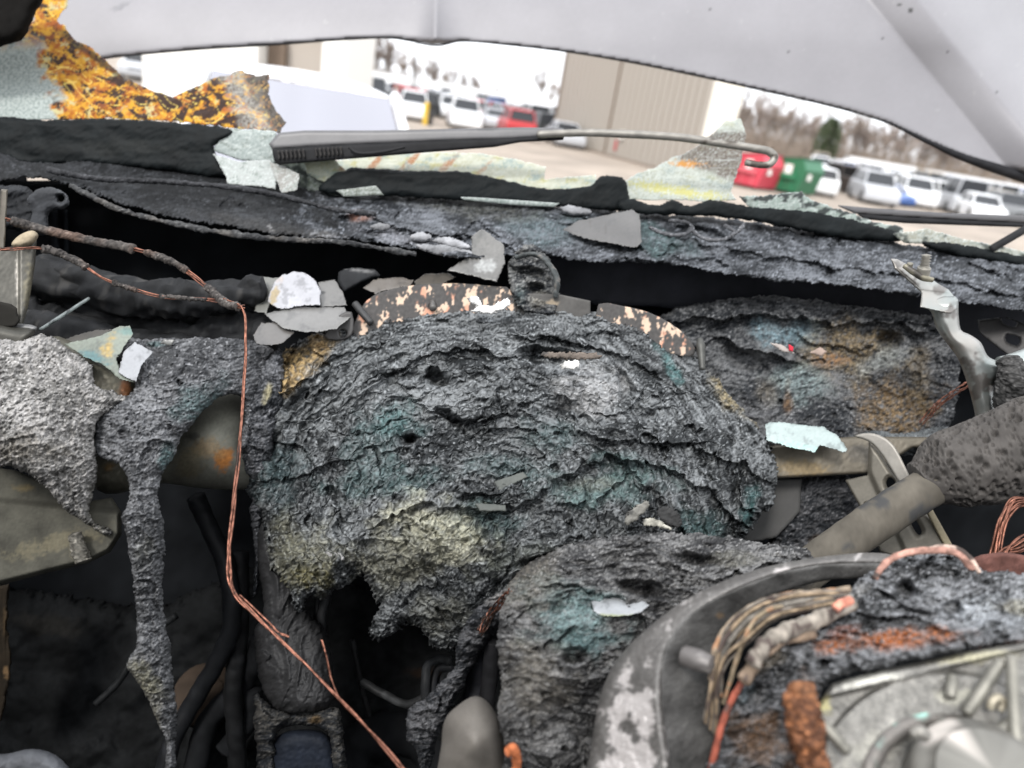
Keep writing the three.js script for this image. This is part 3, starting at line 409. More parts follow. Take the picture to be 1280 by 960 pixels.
  const fl = thing('heat_shield', 'curved sheet metal rim with copper coloured scorch marks behind the melted mass', 'heat shield');
  part(fl, 'rim', solid({ out: [[446, 398], [458, 376], [480, 364], [520, 356], [570, 354], [620, 358], [640, 364], [640, 410], [560, 420], [446, 424]], soft: 2, dep: [[446, 398, 0.96], [560, 354, 1.0], [640, 364, 0.99], [560, 420, 0.97]], step: 1.4, T: 0.002, back: 0.004, R: 2, holes: [[[536, 383], [540, 379], [544, 383], [540, 387]]], color: flame(4) }), M.ash);
  part(fl, 'rim', solid({ out: [[640, 366], [700, 368], [738, 376], [738, 400], [660, 404], [640, 400]], soft: 0, dep: 0.985, step: 1.6, T: 0.002, back: 0.004, R: 2, color: worn([0.075, 0.072, 0.068], 0.3, 6, 1, [[[690, 380, 10, 6], [0.3, 0.24, 0.17], 0.7]]) }), M.ash);
  part(fl, 'rim', solid({ out: [[748, 380], [776, 382], [810, 390], [838, 404], [858, 420], [869, 436], [862, 446], [830, 440], [780, 424], [748, 412]], soft: 2, dep: [[748, 380, 0.985], [869, 436, 0.965], [800, 430, 0.97]], step: 1.4, T: 0.002, back: 0.004, R: 2, color: flame(14) }), M.ash);
  part(fl, 'bolt', tube({ path: [[541, 377, 0.985, 0.004], [541, 386, 0.975, 0.005]], seg: 6, ring: 8, color: worn3([0.09, 0.085, 0.08], 0.3) }), M.metal);
  part(fl, 'bolt', tube({ path: [[875, 424, 0.96, 0.004], [876, 432, 0.955, 0.006], [877, 446, 0.95, 0.005], [878, 462, 0.945, 0.004]], seg: 20, ring: 8, color: worn3([0.06, 0.06, 0.055], 0.4) }), M.metal);
  part(fl, 'stud', tube({ path: [[444, 380, 0.97, 0.005], [452, 390, 0.96, 0.005], [464, 404, 0.95, 0.0045]], seg: 16, ring: 9, color: worn3([0.035, 0.035, 0.035], 0.4) }), M.metal);
  part(fl, 'lug', solid({ out: [[404, 420], [424, 394], [440, 390], [442, 412], [436, 422], [420, 426]], soft: 2, holes: [[[424, 414], [429, 412], [433, 416], [430, 421], [425, 420]]], dep: 0.94, step: 1.3, T: 0.002, back: 0.006, R: 2, color: worn([0.055, 0.053, 0.052], 0.3, 2) }), M.metal);
}
// ---------------------------------------------------------------- left: ash covered mass, dark slag and hanging drips
{
  const a = thing('ash_covered_housing', 'pale grey ash crusted housing at the left edge', 'melted housing');
  part(a, 'ash_crust', solid({ out: [[-40, 440], [20, 425], [48, 418], [70, 424], [90, 440], [116, 456], [118, 480], [150, 492], [164, 500], [140, 512], [124, 524], [118, 545], [122, 580], [118, 610], [112, 640], [122, 656], [140, 664], [128, 668], [108, 654], [84, 640], [60, 612], [40, 596], [10, 582], [-40, 572]], soft: 3, dep: [[-20, 440, 0.76], [60, 425, 0.8], [150, 500, 0.76], [60, 520, 0.70], [-20, 560, 0.66], [100, 620, 0.7], [135, 664, 0.7]], step: 1.3, T: 0.02, back: 0.03, R: 16, rag: 5, ragf: 0.09, drift: 1.5,
    relief: charRelief({ A: 0.006, B: 0.004, C: 0.003, E: 0.0022, s: 17, grain: (u, v) => [u * 0.8, v] }), color: charColor({ s: 19, lo: [0.09, 0.087, 0.082], hi: [0.3, 0.29, 0.28], patches: [[[120, 640, 14, 30], [0.2, 0.19, 0.15], 0.5], [[30, 560, 50, 30], [0.17, 0.15, 0.12], 0.5]] }) }), M.ash);
  part(a, 'casting', solid({ out: [[60, 420], [120, 440], [170, 470], [176, 500], [166, 590], [160, 614], [120, 612], [112, 560], [90, 480]], soft: 3, dep: [[60, 430, 0.83], [170, 480, 0.82], [165, 600, 0.83], [120, 520, 0.79]], step: 2, T: 0.03, back: 0.04, R: 20, relief: (u, v) => 0.001 * noise(u * 0.2, v * 0.2, 4), color: worn([0.09, 0.085, 0.065], 0.35, 5, 1, [[[158, 488, 10, 16], [0.16, 0.06, 0.02], 0.9], [[128, 490, 22, 20], [0.17, 0.15, 0.11], 0.6], [[135, 585, 9, 8], [0.2, 0.11, 0.03], 0.7]]) }), M.metal);
  part(a, 'side_panel', solid({ out: [[-40, 580], [20, 588], [60, 604], [100, 628], [140, 622], [152, 640], [152, 668], [138, 690], [110, 704], [60, 716], [-40, 742]], soft: 0, dep: [[-40, 590, 0.72], [100, 630, 0.74], [148, 680, 0.73], [-40, 735, 0.7]], step: 2.2, T: 0.006, back: 0.02, R: 8, relief: (u, v) => 0.012 * smooth(0, 10, v - (620 + (u) * 0.1)) + 0.0003 * noise(u * 0.3, v * 0.3, 8), color: worn([0.052, 0.05, 0.04], 0.5, 9, 1, [[[70, 680, 70, 14, -0.25], [0.16, 0.14, 0.09], 0.5], [[30, 610, 16, 6], [0.17, 0.13, 0.06], 0.5], [[95, 690, 20, 10], [0.18, 0.16, 0.11], 0.4]]) }), M.ash);
  part(a, 'crust_drip', tube({ path: [[92, 668, 0.705, 0.006], [100, 690, 0.704, 0.008], [104, 702, 0.703, 0.006]], seg: 50, ring: 30, relief: gritRelief(0.8), color: gritColor([0.04, 0.038, 0.032], [0.15, 0.14, 0.12]) }), M.char);
  part(a, 'shadowed_casting', solid({ out: [[-40, 410], [20, 408], [44, 414], [30, 440], [16, 470], [34, 500], [10, 540], [-40, 530]], soft: 2, dep: 0.80, step: 3, T: 0.02, back: 0.04, R: 14, color: worn([0.05, 0.048, 0.04], 0.4, 2) }), M.metal);  // shaded copy of the casting, shadow put into its darker colour

  const sl = thing('hanging_slag', 'dark grey slag blanket with a long drip hanging beside the copper wire', 'slag');
  part(sl, 'slag_blanket', solid({ out: [[152, 428], [190, 424], [250, 422], [300, 424], [330, 430], [345, 445], [335, 480], [322, 510], [318, 545], [300, 560], [306, 500], [280, 494], [258, 510], [236, 536], [226, 548], [216, 575], [204, 592], [198, 624], [206, 660], [204, 720], [206, 770], [214, 812], [216, 850], [222, 892], [219, 930], [222, 1000], [206, 1000], [208, 930], [197, 905], [186, 876], [162, 838], [158, 828], [170, 806], [170, 760], [164, 710], [158, 670], [152, 648], [162, 624], [160, 600], [148, 580], [122, 570], [116, 545], [124, 520], [150, 500], [168, 480]], soft: 3, dep: [[152, 428, 0.86], [330, 430, 0.93], [320, 540, 0.86], [160, 520, 0.74], [250, 470, 0.80], [180, 600, 0.70], [130, 550, 0.73], [185, 760, 0.69], [200, 900, 0.675], [214, 990, 0.67]], step: 1.3, T: 0.018, back: 0.03, R: 14, rag: 4, ragf: 0.08, drift: 1.5,
    relief: charRelief({ A: 0.006, B: 0.004, C: 0.003, E: 0.002, s: 27, grain: (u, v) => [u * 0.7 + v * 0.3, v] }), color: charColor({ s: 29, lo: [0.03, 0.031, 0.033], hi: [0.15, 0.152, 0.158], patches: [[[250, 500, 40, 24, -0.6], TEAL, 0.6], [[208, 572, 12, 20], [0.05, 0.1, 0.1], 0.7], [[196, 430, 14, 4], [0.06, 0.12, 0.12], 0.5], [[182, 850, 20, 40, -0.3], [0.2, 0.19, 0.14], 0.75], [[190, 900, 14, 30], [0.16, 0.15, 0.11], 0.6], [[180, 690, 16, 26], [0.13, 0.13, 0.115], 0.5]] }) }), M.char);
  part(sl, 'slag_strand', solid({ out: [[350, 436], [326, 462], [312, 500], [302, 545], [298, 572], [306, 592], [318, 606], [312, 640], [318, 690], [316, 745], [324, 730], [328, 670], [332, 640], [338, 600], [344, 540], [356, 490]], soft: 4, dep: [[345, 440, 0.9], [306, 560, 0.85], [340, 520, 0.86], [318, 640, 0.86], [320, 740, 0.87]], step: 1.3, T: 0.02, back: 0.03, R: 14, rag: 4, drift: 1.5, relief: charRelief({ A: 0.008, B: 0.005, C: 0.003, E: 0.0022, s: 33, grain: (u, v) => [u, v * 0.5] }), color: charColor({ s: 34, hi: [0.12, 0.122, 0.13], patches: [[[334, 492, 6, 14, 0.3], [0.4, 0.36, 0.22], 0.7]] }) }), M.char);
  // rusty canister behind the slag
  one('rusted_canister', solid({ out: [[170, 566], [200, 548], [226, 536], [250, 508], [275, 494], [310, 488], [338, 500], [338, 600], [300, 612], [250, 610], [205, 604], [170, 606]], soft: 3, dep: [[170, 570, 0.85], [250, 510, 0.86], [330, 500, 0.92], [260, 560, 0.815], [320, 560, 0.88], [200, 600, 0.85]], step: 1.8, T: 0.05, back: 0.05, R: 40, relief: (u, v) => 0.0006 * noise(u * 0.12, v * 0.12, 3), color: worn([0.12, 0.118, 0.098], 0.4, 3, 1, [[[280, 574, 14, 18], [0.32, 0.12, 0.025], 0.9], [[262, 560, 26, 16], [0.17, 0.11, 0.05], 0.6], [[238, 580, 20, 24], [0.17, 0.14, 0.08], 0.5], [[240, 545, 12, 6], [0.03, 0.03, 0.03], 0.6]]) }), M.ash, 'dull grey cylinder with an orange rust patch behind the dark slag', 'canister');
}
// ---------------------------------------------------------------- left back: scorched hose bundle, bracket, post
{
  const h = thing('scorched_hose', 'bundle of black scorched ribbed hose lying under the copper wires', 'hose');
  const lines = [[[30, 360], [110, 378], [200, 398], [300, 392], [345, 384]], [[36, 372], [110, 396], [200, 414], [290, 412], [340, 402]], [[40, 345], [130, 366], [210, 386], [300, 376], [350, 372]], [[30, 388], [90, 406], [180, 424], [280, 426], [340, 420]], [[40, 334], [80, 344], [160, 372], [240, 372], [330, 362]], [[30, 404], [80, 418], [160, 436], [250, 438], [330, 436]]];
  lines.forEach((L, i) => part(h, 'hose_fold', tube({ path: L.map(([u, v], k) => [u, v, 1.03 - i * 0.012 + 0.02 * Math.sin(i * 2 + k), 0.017 + 0.004 * Math.sin(i + k * 1.7)]), seg: 140, ring: 20, relief: p => 0.009 * (1 - 2.4 * Math.abs(noise(p.x * 14, p.y * 120, p.z * 40 + i))) + 0.001 * noise(p.x * 300, p.y * 300, p.z * 300), color: worn3([0.012, 0.0125, 0.0135], 0.7, i, 70, [0.034, 0.033, 0.032], 0.2) }), M.char));
  const b = thing('mounting_bracket', 'upright scorched grey metal bracket at the far left', 'bracket');
  part(b, 'bracket_plate', solid({ out: [[-40, 312], [0, 312], [46, 300], [44, 330], [36, 380], [28, 410], [-40, 414]], soft: 0, dep: [[-40, 312, 0.82], [46, 300, 0.86], [28, 410, 0.83]], step: 1.8, T: 0.003, back: 0.008, R: 3, relief: (u, v) => 0.004 * smooth(22, 26, u) + 0.0005 * noise(u * 0.2, v * 0.2, 3), color: worn([0.075, 0.071, 0.06], 0.4, 8, 1, [[[21, 345, 2.5, 26], [0.3, 0.28, 0.25], 0.8], [[36, 360, 8, 40], [0.2, 0.175, 0.11], 0.5]]) }), M.metal);
  part(b, 'bracket_edge', solid({ out: [[1, 236], [10, 237], [6, 312], [-6, 312]], soft: 0, dep: 0.84, step: 1.6, T: 0.003, back: 0.012, R: 2, color: worn([0.09, 0.08, 0.065], 0.3, 4) }), M.metal);
  part(b, 'bracket_foot', solid({ out: [[-40, 408], [10, 404], [40, 406], [46, 412], [20, 420], [-40, 424]], soft: 2, dep: 0.815, step: 2, T: 0.004, back: 0.02, R: 4, color: worn([0.12, 0.12, 0.12], 0.25, 4) }), M.metal);
  part(b, 'hollow_shade_plate', solid({ out: [[-40, 374], [14, 380], [22, 392], [20, 408], [-40, 410]], soft: 2, dep: 0.808, step: 2, T: 0.003, back: 0.004, R: 3, color: worn([0.018, 0.017, 0.015], 0.3, 4) }), M.soot);  // flat plate, the shade of a hollow put into its dark colour
  part(b, 'pale_cap', solid({ out: [[14, 306], [24, 294], [40, 288], [48, 294], [42, 304], [28, 310]], soft: 3, dep: 0.835, step: 1.4, T: 0.012, back: 0.01, R: 8, relief: (u, v) => 0.002 * fbm(u * 0.1, v * 0.1, 3), color: worn([0.24, 0.2, 0.14], 0.6, 4) }), M.ash);
  const p = thing('charred_post', 'charred stub with a pierced head near the upper left corner', 'post');
  part(p, 'stem', solid({ out: [[36, 292], [40, 266], [34, 250], [44, 238], [58, 234], [72, 236], [83, 243], [87, 254], [80, 262], [68, 262], [60, 270], [60, 292]], soft: 3, holes: [[[72, 246], [78, 244], [81, 249], [75, 252]]], dep: [[36, 292, 1.0], [60, 292, 0.99], [44, 240, 0.98], [85, 250, 0.955]], step: 1.4, T: 0.014, back: 0.02, R: 9, rag: 2, relief: (u, v) => 0.003 * fbm(u * 0.06, v * 0.06, 3) + 0.0006 * noise(u * 0.3, v * 0.3, 2), color: worn([0.04, 0.042, 0.046], 0.5, 3) }), M.char);
  part(p, 'scorched_base', solid({ out: [[-40, 240], [20, 232], [46, 244], [42, 290], [10, 286], [-40, 290]], soft: 3, dep: 1.03, step: 2, T: 0.02, back: 0.03, R: 10, rag: 4, relief: charRelief({ A: 0.006, B: 0.004, s: 37 }), color: worn([0.014, 0.015, 0.017], 0.6, 4) }), M.char);
}
// ---------------------------------------------------------------- copper wires
const COP = [0.2, 0.088, 0.06];
const copper = (s, burnt = 0.3) => p => { const e = noise(p.x * 260 + s, p.y * 260, p.z * 260), f = fbm(p.x * 30 + s, p.y * 30, p.z * 30, 2); const g = clamp(1 + 1.1 * e + 0.5 * noise(p.x * 700, p.y * 700, p.z * 700), 0.35, 2.1); return mix3([COP[0] * g, COP[1] * g, COP[2] * g], [0.045, 0.032, 0.027], smooth(burnt - 0.14, burnt + 0.16, f + 0.5 * e)); };
function cable(name, label, pts, n, r, spread, { burnt = 0.3, wrap = null, twist = 9, seg = 160, group } = {}) {
  const g = thing(name, label, 'wire', group);
  const P = pts.map(q => at(q[0], q[1], q[2])), c = new THREE.CatmullRomCurve3(P, false, 'centripetal');
  for (let k = 0; k < n; k++) {
    const path = [], N = 46, off = k / n * 6.283;
    for (let i = 0; i <= N; i++) { const t = i / N, p = c.getPoint(t), w = spread * (0.55 + 0.6 * Math.abs(noise(t * 7, k * 3.1, pts[0][0]))), a = off + t * twist + 1.2 * noise(t * 5, k, 2), R = new THREE.Vector3(Math.cos(a) * w, Math.sin(a) * w, Math.sin(a * 1.3) * w); p.add(R); path.push([p.x, p.y, p.z, r * (0.85 + 0.3 * noise(t * 9, k, 4))]); }
    part(g, 'strand', tube({ path, world: true, seg, ring: 6, color: copper(k * 3.3, burnt) }), M.copper);
  }
  if (wrap) for (const [t0, t1, rad] of wrap) {
    const path = []; for (let i = 0; i <= 14; i++) { const p = c.getPoint(t0 + (t1 - t0) * i / 14); path.push([p.x, p.y, p.z, rad * (0.75 + 0.5 * Math.abs(noise(i * 0.7, t0 * 40)))]); }
    part(g, 'burnt_sleeve', tube({ path, world: true, seg: 90, ring: 16, relief: q => 0.0024 * fbm(q.x * 150, q.y * 150, q.z * 150) + 0.0012 * noise(q.x * 520, q.y * 520, q.z * 520), color: gritColor([0.02, 0.018, 0.017], [0.09, 0.08, 0.073], t0 * 9, [0.16, 0.09, 0.06], 0.4) }), M.char);
  }
  return g;
}
cable('copper_wire', 'frayed copper wire from the left bracket, upper strand with burnt black sleeve', [[8, 274, 0.84], [50, 286, 0.86], [110, 300, 0.87], [170, 312, 0.86], [220, 330, 0.85], [258, 358, 0.84], [284, 380, 0.82], [304, 384, 0.81]], 4, 0.0009, 0.0028, { burnt: 0.22, wrap: [[0.02, 0.42, 0.0062], [0.46, 0.62, 0.0048], [0.72, 0.95, 0.0055]] });
cable('copper_wire', 'frayed copper wire from the left bracket, lower strand with a white melted spot', [[0, 312, 0.80], [30, 310, 0.81], [60, 312, 0.83], [95, 326, 0.84], [125, 346, 0.84], [160, 360, 0.84], [200, 370, 0.84], [250, 374, 0.83], [290, 378, 0.82]], 3, 0.0008, 0.002, { burnt: 0.24, wrap: [[0.22, 0.43, 0.0052], [0.56, 0.66, 0.0034], [0.75, 0.9, 0.003]] });
cable('copper_wire', 'long twisted bare copper wire hanging down across the slag to the bottom edge', [[280, 374, 0.82], [303, 386, 0.81], [307, 430, 0.80], [305, 480, 0.78], [301, 540, 0.75], [295, 600, 0.71], [289, 660, 0.68], [286, 710, 0.66], [290, 736, 0.65], [312, 762, 0.64], [350, 800, 0.63], [390, 838, 0.62], [430, 880, 0.6], [470, 922, 0.58], [520, 980, 0.55]], 3, 0.00115, 0.0017, { burnt: 0.5, twist: 26, seg: 300 });
cable('copper_wire', 'thin copper wire branching off above the long wire near the bottom', [[402, 800, 0.64], [408, 820, 0.635], [414, 848, 0.63], [424, 872, 0.615], [440, 892, 0.6]], 2, 0.0008, 0.0007, { burnt: 0.55 });
cable('copper_wire', 'short loose copper wire end poking up from the long wire', [[300, 744, 0.648], [330, 772, 0.64], [348, 790, 0.636], [361, 796, 0.634]], 2, 0.0009, 0.0006, { burnt: 0.45 });
cable('copper_wire', 'small frayed copper wire tuft beside the bent metal arm', [[1152, 528, 0.98], [1170, 508, 0.97], [1190, 492, 0.96], [1212, 478, 0.96]], 6, 0.0007, 0.004, { burnt: 0.5, seg: 40, twist: 3 });
cable('copper_wire', 'dark reddish copper wire tuft between the two melted masses', [[600, 790, 0.66], [612, 770, 0.66], [626, 752, 0.65], [638, 742, 0.64]], 7, 0.0008, 0.004, { burnt: 0.15, seg: 40, twist: 3 });

// ---------------------------------------------------------------- loose glass and sheet shards
function shard(label, out, dep, base, { s = 1, spots = [], amt = 0.16, t = 0.003, group } = {}) {
  return one('glass_shard', solid({ out, soft: 0, dep, step: 1.4, T: 0.0012, back: t, R: 1.4, rag: 2.2, ragf: 0.12, relief: (u, v) => 0.0003 * noise(u * 0.25, v * 0.25, s) + 0.005 * fbm(u * 0.018 + s, v * 0.018, s, 2), color: (() => { const w0 = worn(base.map(x => x * 0.58), amt, s, 1, spots); return (u, v, p, sd) => { const d = smooth(0.05, 0.4, fbm(u * 0.06, v * 0.06, s + 61, 4) + 0.25 * noise(u * 0.3, v * 0.3, s)); return mix3(w0(u, v), [0.03, 0.031, 0.032], 0.4 * d); }; })() }), M.shard, label, 'shard', group);
}
const GREY = [0.2, 0.195, 0.185];
shard('pale round cornered glass shard on top of the grey shards', [[343, 352], [352, 344], [368, 339], [384, 342], [396, 352], [401, 366], [400, 381], [372, 383], [352, 387], [334, 378], [338, 364]], [[340, 380, 0.95], [400, 380, 0.955], [368, 340, 0.985]], [0.5, 0.5, 0.53], { s: 2, spots: [[[344, 368, 6, 18, 0.3], [0.25, 0.18, 0.06], 0.8], [[350, 350, 8, 6], [0.3, 0.25, 0.22], 0.6]], t: 0.006 });
shard('flat grey shard lying below the pale round cornered one', [[330, 392], [372, 384], [430, 384], [438, 396], [420, 412], [380, 416], [352, 410], [345, 404]], [[330, 392, 0.94], [438, 396, 0.94], [380, 416, 0.9]], [0.24, 0.235, 0.225], { s: 3 });
shard('brownish grey shard partly tucked under the flat grey one', [[316, 420], [326, 404], [346, 402], [368, 416], [352, 430], [334, 432], [320, 430]], [[316, 420, 0.905], [368, 416, 0.91], [334, 432, 0.89]], [0.16, 0.15, 0.14], { s: 4 });
shard('grey shard standing left of the pale round cornered one', [[322, 364], [326, 346], [348, 347], [340, 366], [334, 392], [318, 390]], [[322, 364, 0.98], [348, 347, 0.99], [334, 392, 0.955]], [0.22, 0.22, 0.2], { s: 5 });
shard('crumbling grey shard right of the pale round cornered one', [[398, 352], [418, 350], [428, 364], [434, 382], [400, 384]], [[398, 352, 1.0], [434, 382, 0.975], [400, 384, 0.965]], GREY, { s: 6, spots: [[[404, 366, 4, 2], [0.01, 0.01, 0.01], 1]] });
shard('tan grey shard behind the left end of the heat shield', [[454, 360], [468, 349], [500, 347], [518, 350], [512, 358], [484, 362], [470, 368]], [[454, 360, 1.02], [518, 350, 1.03], [470, 368, 1.01]], [0.19, 0.17, 0.15], { s: 7 });
shard('narrow tan shard behind the middle of the heat shield', [[518, 352], [532, 342], [560, 341], [570, 346], [556, 354], [520, 358]], [[518, 352, 1.03], [570, 346, 1.04], [540, 358, 1.02]], [0.17, 0.155, 0.135], { s: 8 });
shard('small dark triangular shard by the copper wire bend', [[302, 364], [310, 350], [322, 362], [318, 372]], 0.99, [0.1, 0.1, 0.1], { s: 9 });
shard('upright pointed grey shard leaning on the cowl in the middle', [[558, 338], [576, 326], [590, 318], [589, 296], [602, 286], [612, 292], [630, 306], [631, 330], [626, 340], [620, 352], [600, 348], [580, 342]], [[558, 338, 1.0], [602, 286, 1.03], [620, 352, 0.985]], [0.17, 0.165, 0.155], { s: 10, amt: 0.35, spots: [[[606, 332, 16, 10], [0.36, 0.37, 0.36], 0.6], [[598, 298, 4, 12, 0.5], [0.06, 0.06, 0.055], 0.6]] });
shard('flat scorched grey plate lying on the charred cowl', [[703, 288], [722, 276], [760, 268], [792, 262], [800, 268], [802, 302], [796, 310], [760, 304], [730, 298]], [[703, 288, 1.09], [792, 262, 1.135], [796, 310, 1.045]], [0.11, 0.105, 0.1], { s: 11, amt: 0.25, spots: [[[757, 285, 1.5, 12], [0.04, 0.035, 0.03], 0.7], [[738, 278, 1.2, 10], [0.04, 0.035, 0.03], 0.6]] });
shard('white folded glass shard beside the yellow stained one on the slag', [[154, 440], [168, 428], [192, 440], [178, 456], [170, 478], [148, 466]], [[154, 440, 0.80], [192, 440, 0.80], [168, 478, 0.765]], [0.42, 0.43, 0.45], { s: 12, t: 0.005 });
shard('yellow and teal stained glass shard at the top of the left slag', [[80, 430], [126, 420], [148, 408], [162, 407], [166, 418], [156, 432], [146, 448], [150, 462], [168, 478], [150, 474], [128, 456], [104, 446]], [[80, 430, 0.82], [162, 407, 0.84], [160, 476, 0.775]], [0.24, 0.27, 0.22], { s: 13, amt: 0.5, spots: [[[134, 434, 10, 18, 0.3], [0.36, 0.24, 0.05], 0.8], [[118, 446, 24, 8, 0.4], [0.04, 0.12, 0.13], 0.8], [[158, 414, 10, 6], [0.06, 0.16, 0.15], 0.6]] });
shard('brown grey flat shard behind the yellow stained one', [[62, 440], [80, 424], [120, 412], [140, 412], [120, 426], [90, 432]], [[62, 440, 0.84], [140, 412, 0.86], [90, 434, 0.83]], [0.14, 0.13, 0.115], { s: 14 });
shard('small dull chip on the edge of the dark slag', [[200, 430], [206, 424], [219, 425], [214, 432]], 0.835, [0.22, 0.22, 0.21], { s: 15 });
shard('clear aqua glass shard lying on the metal beam', [[956, 530], [972, 527], [1030, 534], [1046, 544], [1060, 562], [1056, 566], [1030, 558], [1024, 557], [1018, 566], [990, 560], [958, 550]], [[956, 530, 0.935], [1046, 540, 0.94], [1018, 566, 0.90], [1060, 564, 0.905]], [0.5, 0.6, 0.58], { s: 16, amt: 0.2, spots: [[[1000, 558, 40, 5, 0.15], [0.3, 0.52, 0.46], 0.6]], t: 0.005 });
shard('thick white glass chip on the lower melted mass', [[739, 752], [752, 747], [800, 748], [812, 756], [800, 766], [776, 770], [752, 770], [742, 764]], [[739, 752, 0.60], [812, 752, 0.60], [770, 772, 0.575]], [0.5, 0.52, 0.54], { s: 17, spots: [[[770, 771, 40, 4], [0.24, 0.27, 0.12], 0.8]], t: 0.008 });
one('glass_sliver', tube({ path: [[50, 412, 0.86, 0.002], [80, 393, 0.9, 0.0024], [111, 373, 0.94, 0.0022]], seg: 24, ring: 6, color: worn3([0.2, 0.23, 0.22], 0.4, 3, 120, [0.03, 0.035, 0.035], 0.05) }), M.shard, 'thin straight sliver leaning against the scorched hose', 'sliver');
one('debris_plate', solid({ out: [[424, 340], [440, 334], [470, 338], [476, 344], [452, 352], [430, 366], [422, 352]], soft: 0, dep: 1.04, step: 2, T: 0.004, back: 0.02, R: 4, rag: 2, color: worn([0.02, 0.021, 0.023], 0.5, 4, 1, [[[452, 338, 22, 3, 0.1], [0.15, 0.15, 0.15], 0.8]]) }), M.char, 'black charred plate tilted behind the grey shards', 'plate');

// ---------------------------------------------------------------- right: insulation, metal arm, beam, bracket
{
  const r = thing('firewall_insulation', 'charred sound insulation with rust and blue grey stains right of the melted mass', 'insulation');
  part(r, 'insulation_pad', solid({ out: [[820, 400], [850, 384], [900, 376], [960, 370], [1010, 374], [1060, 380], [1110, 388], [1150, 392], [1180, 400], [1200, 440], [1196, 500], [1180, 540], [1120, 560], [1040, 556], [960, 560], [900, 540], [880, 470], [850, 430]], soft: 4, dep: [[820, 400, 1.12], [960, 370, 1.1], [1160, 395, 1.09], [1190, 500, 1.07], [960, 550, 1.02], [1050, 460, 1.09], [1120, 550, 1.02]], step: 1.5, T: 0.03, back: 0.04, R: 20, rag: 6, ragf: 0.06,
    relief: charRelief({ A: 0.012, B: 0.006, C: 0.0035, E: 0.002, s: 41, grain: (u, v) => [u * 0.5, v], folds: [{ line: [[840, 402], [900, 396], [980, 396], [1040, 404], [1100, 402], [1160, 412]], h: 0.02, w: 12 }, { line: [[900, 424], [950, 440], [990, 452]], h: 0.02, w: 8 }], pits: [[1110, 425, 16, 12, 0, 0.02], [930, 450, 30, 14, 0.4, 0.02]] }),
    color: charColor({ s: 43, hi: [0.12, 0.122, 0.125], patches: [[[985, 418, 56, 20], [0.16, 0.23, 0.26], 0.9, 0.7], [[1060, 440, 70, 44], [0.2, 0.15, 0.085], 0.8, 0.8], [[1100, 450, 40, 16, -0.4], [0.3, 0.32, 0.31], 0.8, 0.7], [[1000, 480, 46, 28], [0.2, 0.25, 0.25], 0.8, 0.7], [[1120, 510, 56, 40], [0.2, 0.13, 0.06], 0.75, 0.8], [[1040, 450, 26, 12], [0.26, 0.12, 0.05], 0.5, 0.8], [[985, 500, 8, 24], [0.2, 0.1, 0.03], 0.5], [[960, 490, 20, 20], [0.18, 0.16, 0.13], 0.5], [[1150, 470, 20, 40], [0.12, 0.09, 0.05], 0.6], [[940, 520, 40, 30], [0.14, 0.14, 0.145], 0.5]] }) }), M.char);
  part(r, 'red_fragment', solid({ out: [[986, 430], [992, 434], [991, 440], [986, 438]], soft: 0, dep: 1.03, step: 1, T: 0.002, back: 0.004, R: 1, color: () => [0.5, 0.03, 0.05] }), M.ash);
  part(r, 'pale_flake', solid({ out: [[962, 428], [976, 430], [994, 442], [978, 440]], soft: 0, dep: 1.035, step: 1.4, T: 0.002, back: 0.004, R: 2, rag: 2, color: worn([0.3, 0.27, 0.25], 0.3, 3) }), M.ash);
  part(r, 'pale_flake', solid({ out: [[1012, 440], [1026, 434], [1034, 440], [1026, 446]], soft: 0, dep: 1.045, step: 1.4, T: 0.002, back: 0.004, R: 2, rag: 2, color: worn([0.34, 0.26, 0.22], 0.3, 4) }), M.ash);
  part(r, 'lower_lump', solid({ out: [[1000, 600], [1040, 594], [1070, 600], [1080, 640], [1076, 690], [1020, 700], [960, 690], [975, 650]], soft: 4, dep: 0.98, step: 1.6, T: 0.03, back: 0.04, R: 20, rag: 5, relief: charRelief({ A: 0.008, B: 0.005, C: 0.003, E: 0.002, s: 47 }), color: charColor({ s: 48, hi: [0.1, 0.1, 0.105], patches: [[[1030, 680, 20, 12], [0.12, 0.07, 0.03], 0.6]] }) }), M.char);
  part(r, 'dark_lump', tube({ path: [[1060, 560, 1.0, 0.012], [1090, 556, 0.99, 0.018], [1130, 556, 0.985, 0.014], [1180, 552, 0.98, 0.02], [1200, 550, 0.98, 0.01]], seg: 140, ring: 50, relief: gritRelief(1, 2), color: gritColor([0.02, 0.022, 0.024], [0.12, 0.13, 0.135]) }), M.char);

  const arm = thing('bent_metal_arm', 'bent bare metal arm with a bolt and spring at its top at the right', 'metal arm');
  const steel = (u, v) => { const f = fbm(u * 0.02, v * 0.02, 3, 3), e = noise(u * 0.2, v * 0.2, 5); let c = mix3([0.32, 0.3, 0.275], [0.22, 0.25, 0.245], clamp(0.5 + 1.4 * f)); c = mix3(c, [0.14, 0.13, 0.12], smooth(0.1, 0.3, fbm(u * 0.03, v * 0.03, 13, 3) + 0.15 * e)); return mix3(c, [0.3, 0.14, 0.05], 0.8 * smooth(1.1, 0.4, ell(u, v, [1250, 520, 8, 16]) + 0.3 * e)); };
  part(arm, 'arm_plate', solid({ out: [[1113, 323], [1122, 324], [1140, 334], [1158, 344], [1172, 354], [1186, 362], [1194, 372], [1196, 386], [1188, 392], [1168, 388], [1150, 384], [1152, 366], [1134, 350], [1118, 336]], soft: 0, dep: [[1113, 323, 0.90], [1190, 366, 0.90], [1150, 384, 0.875], [1194, 390, 0.87]], step: 1.3, T: 0.003, back: 0.006, R: 2, relief: (u, v) => 0.004 * smooth(2, -2, v - 362 - (u - 1150) * 0.12), color: steel }), M.bare);
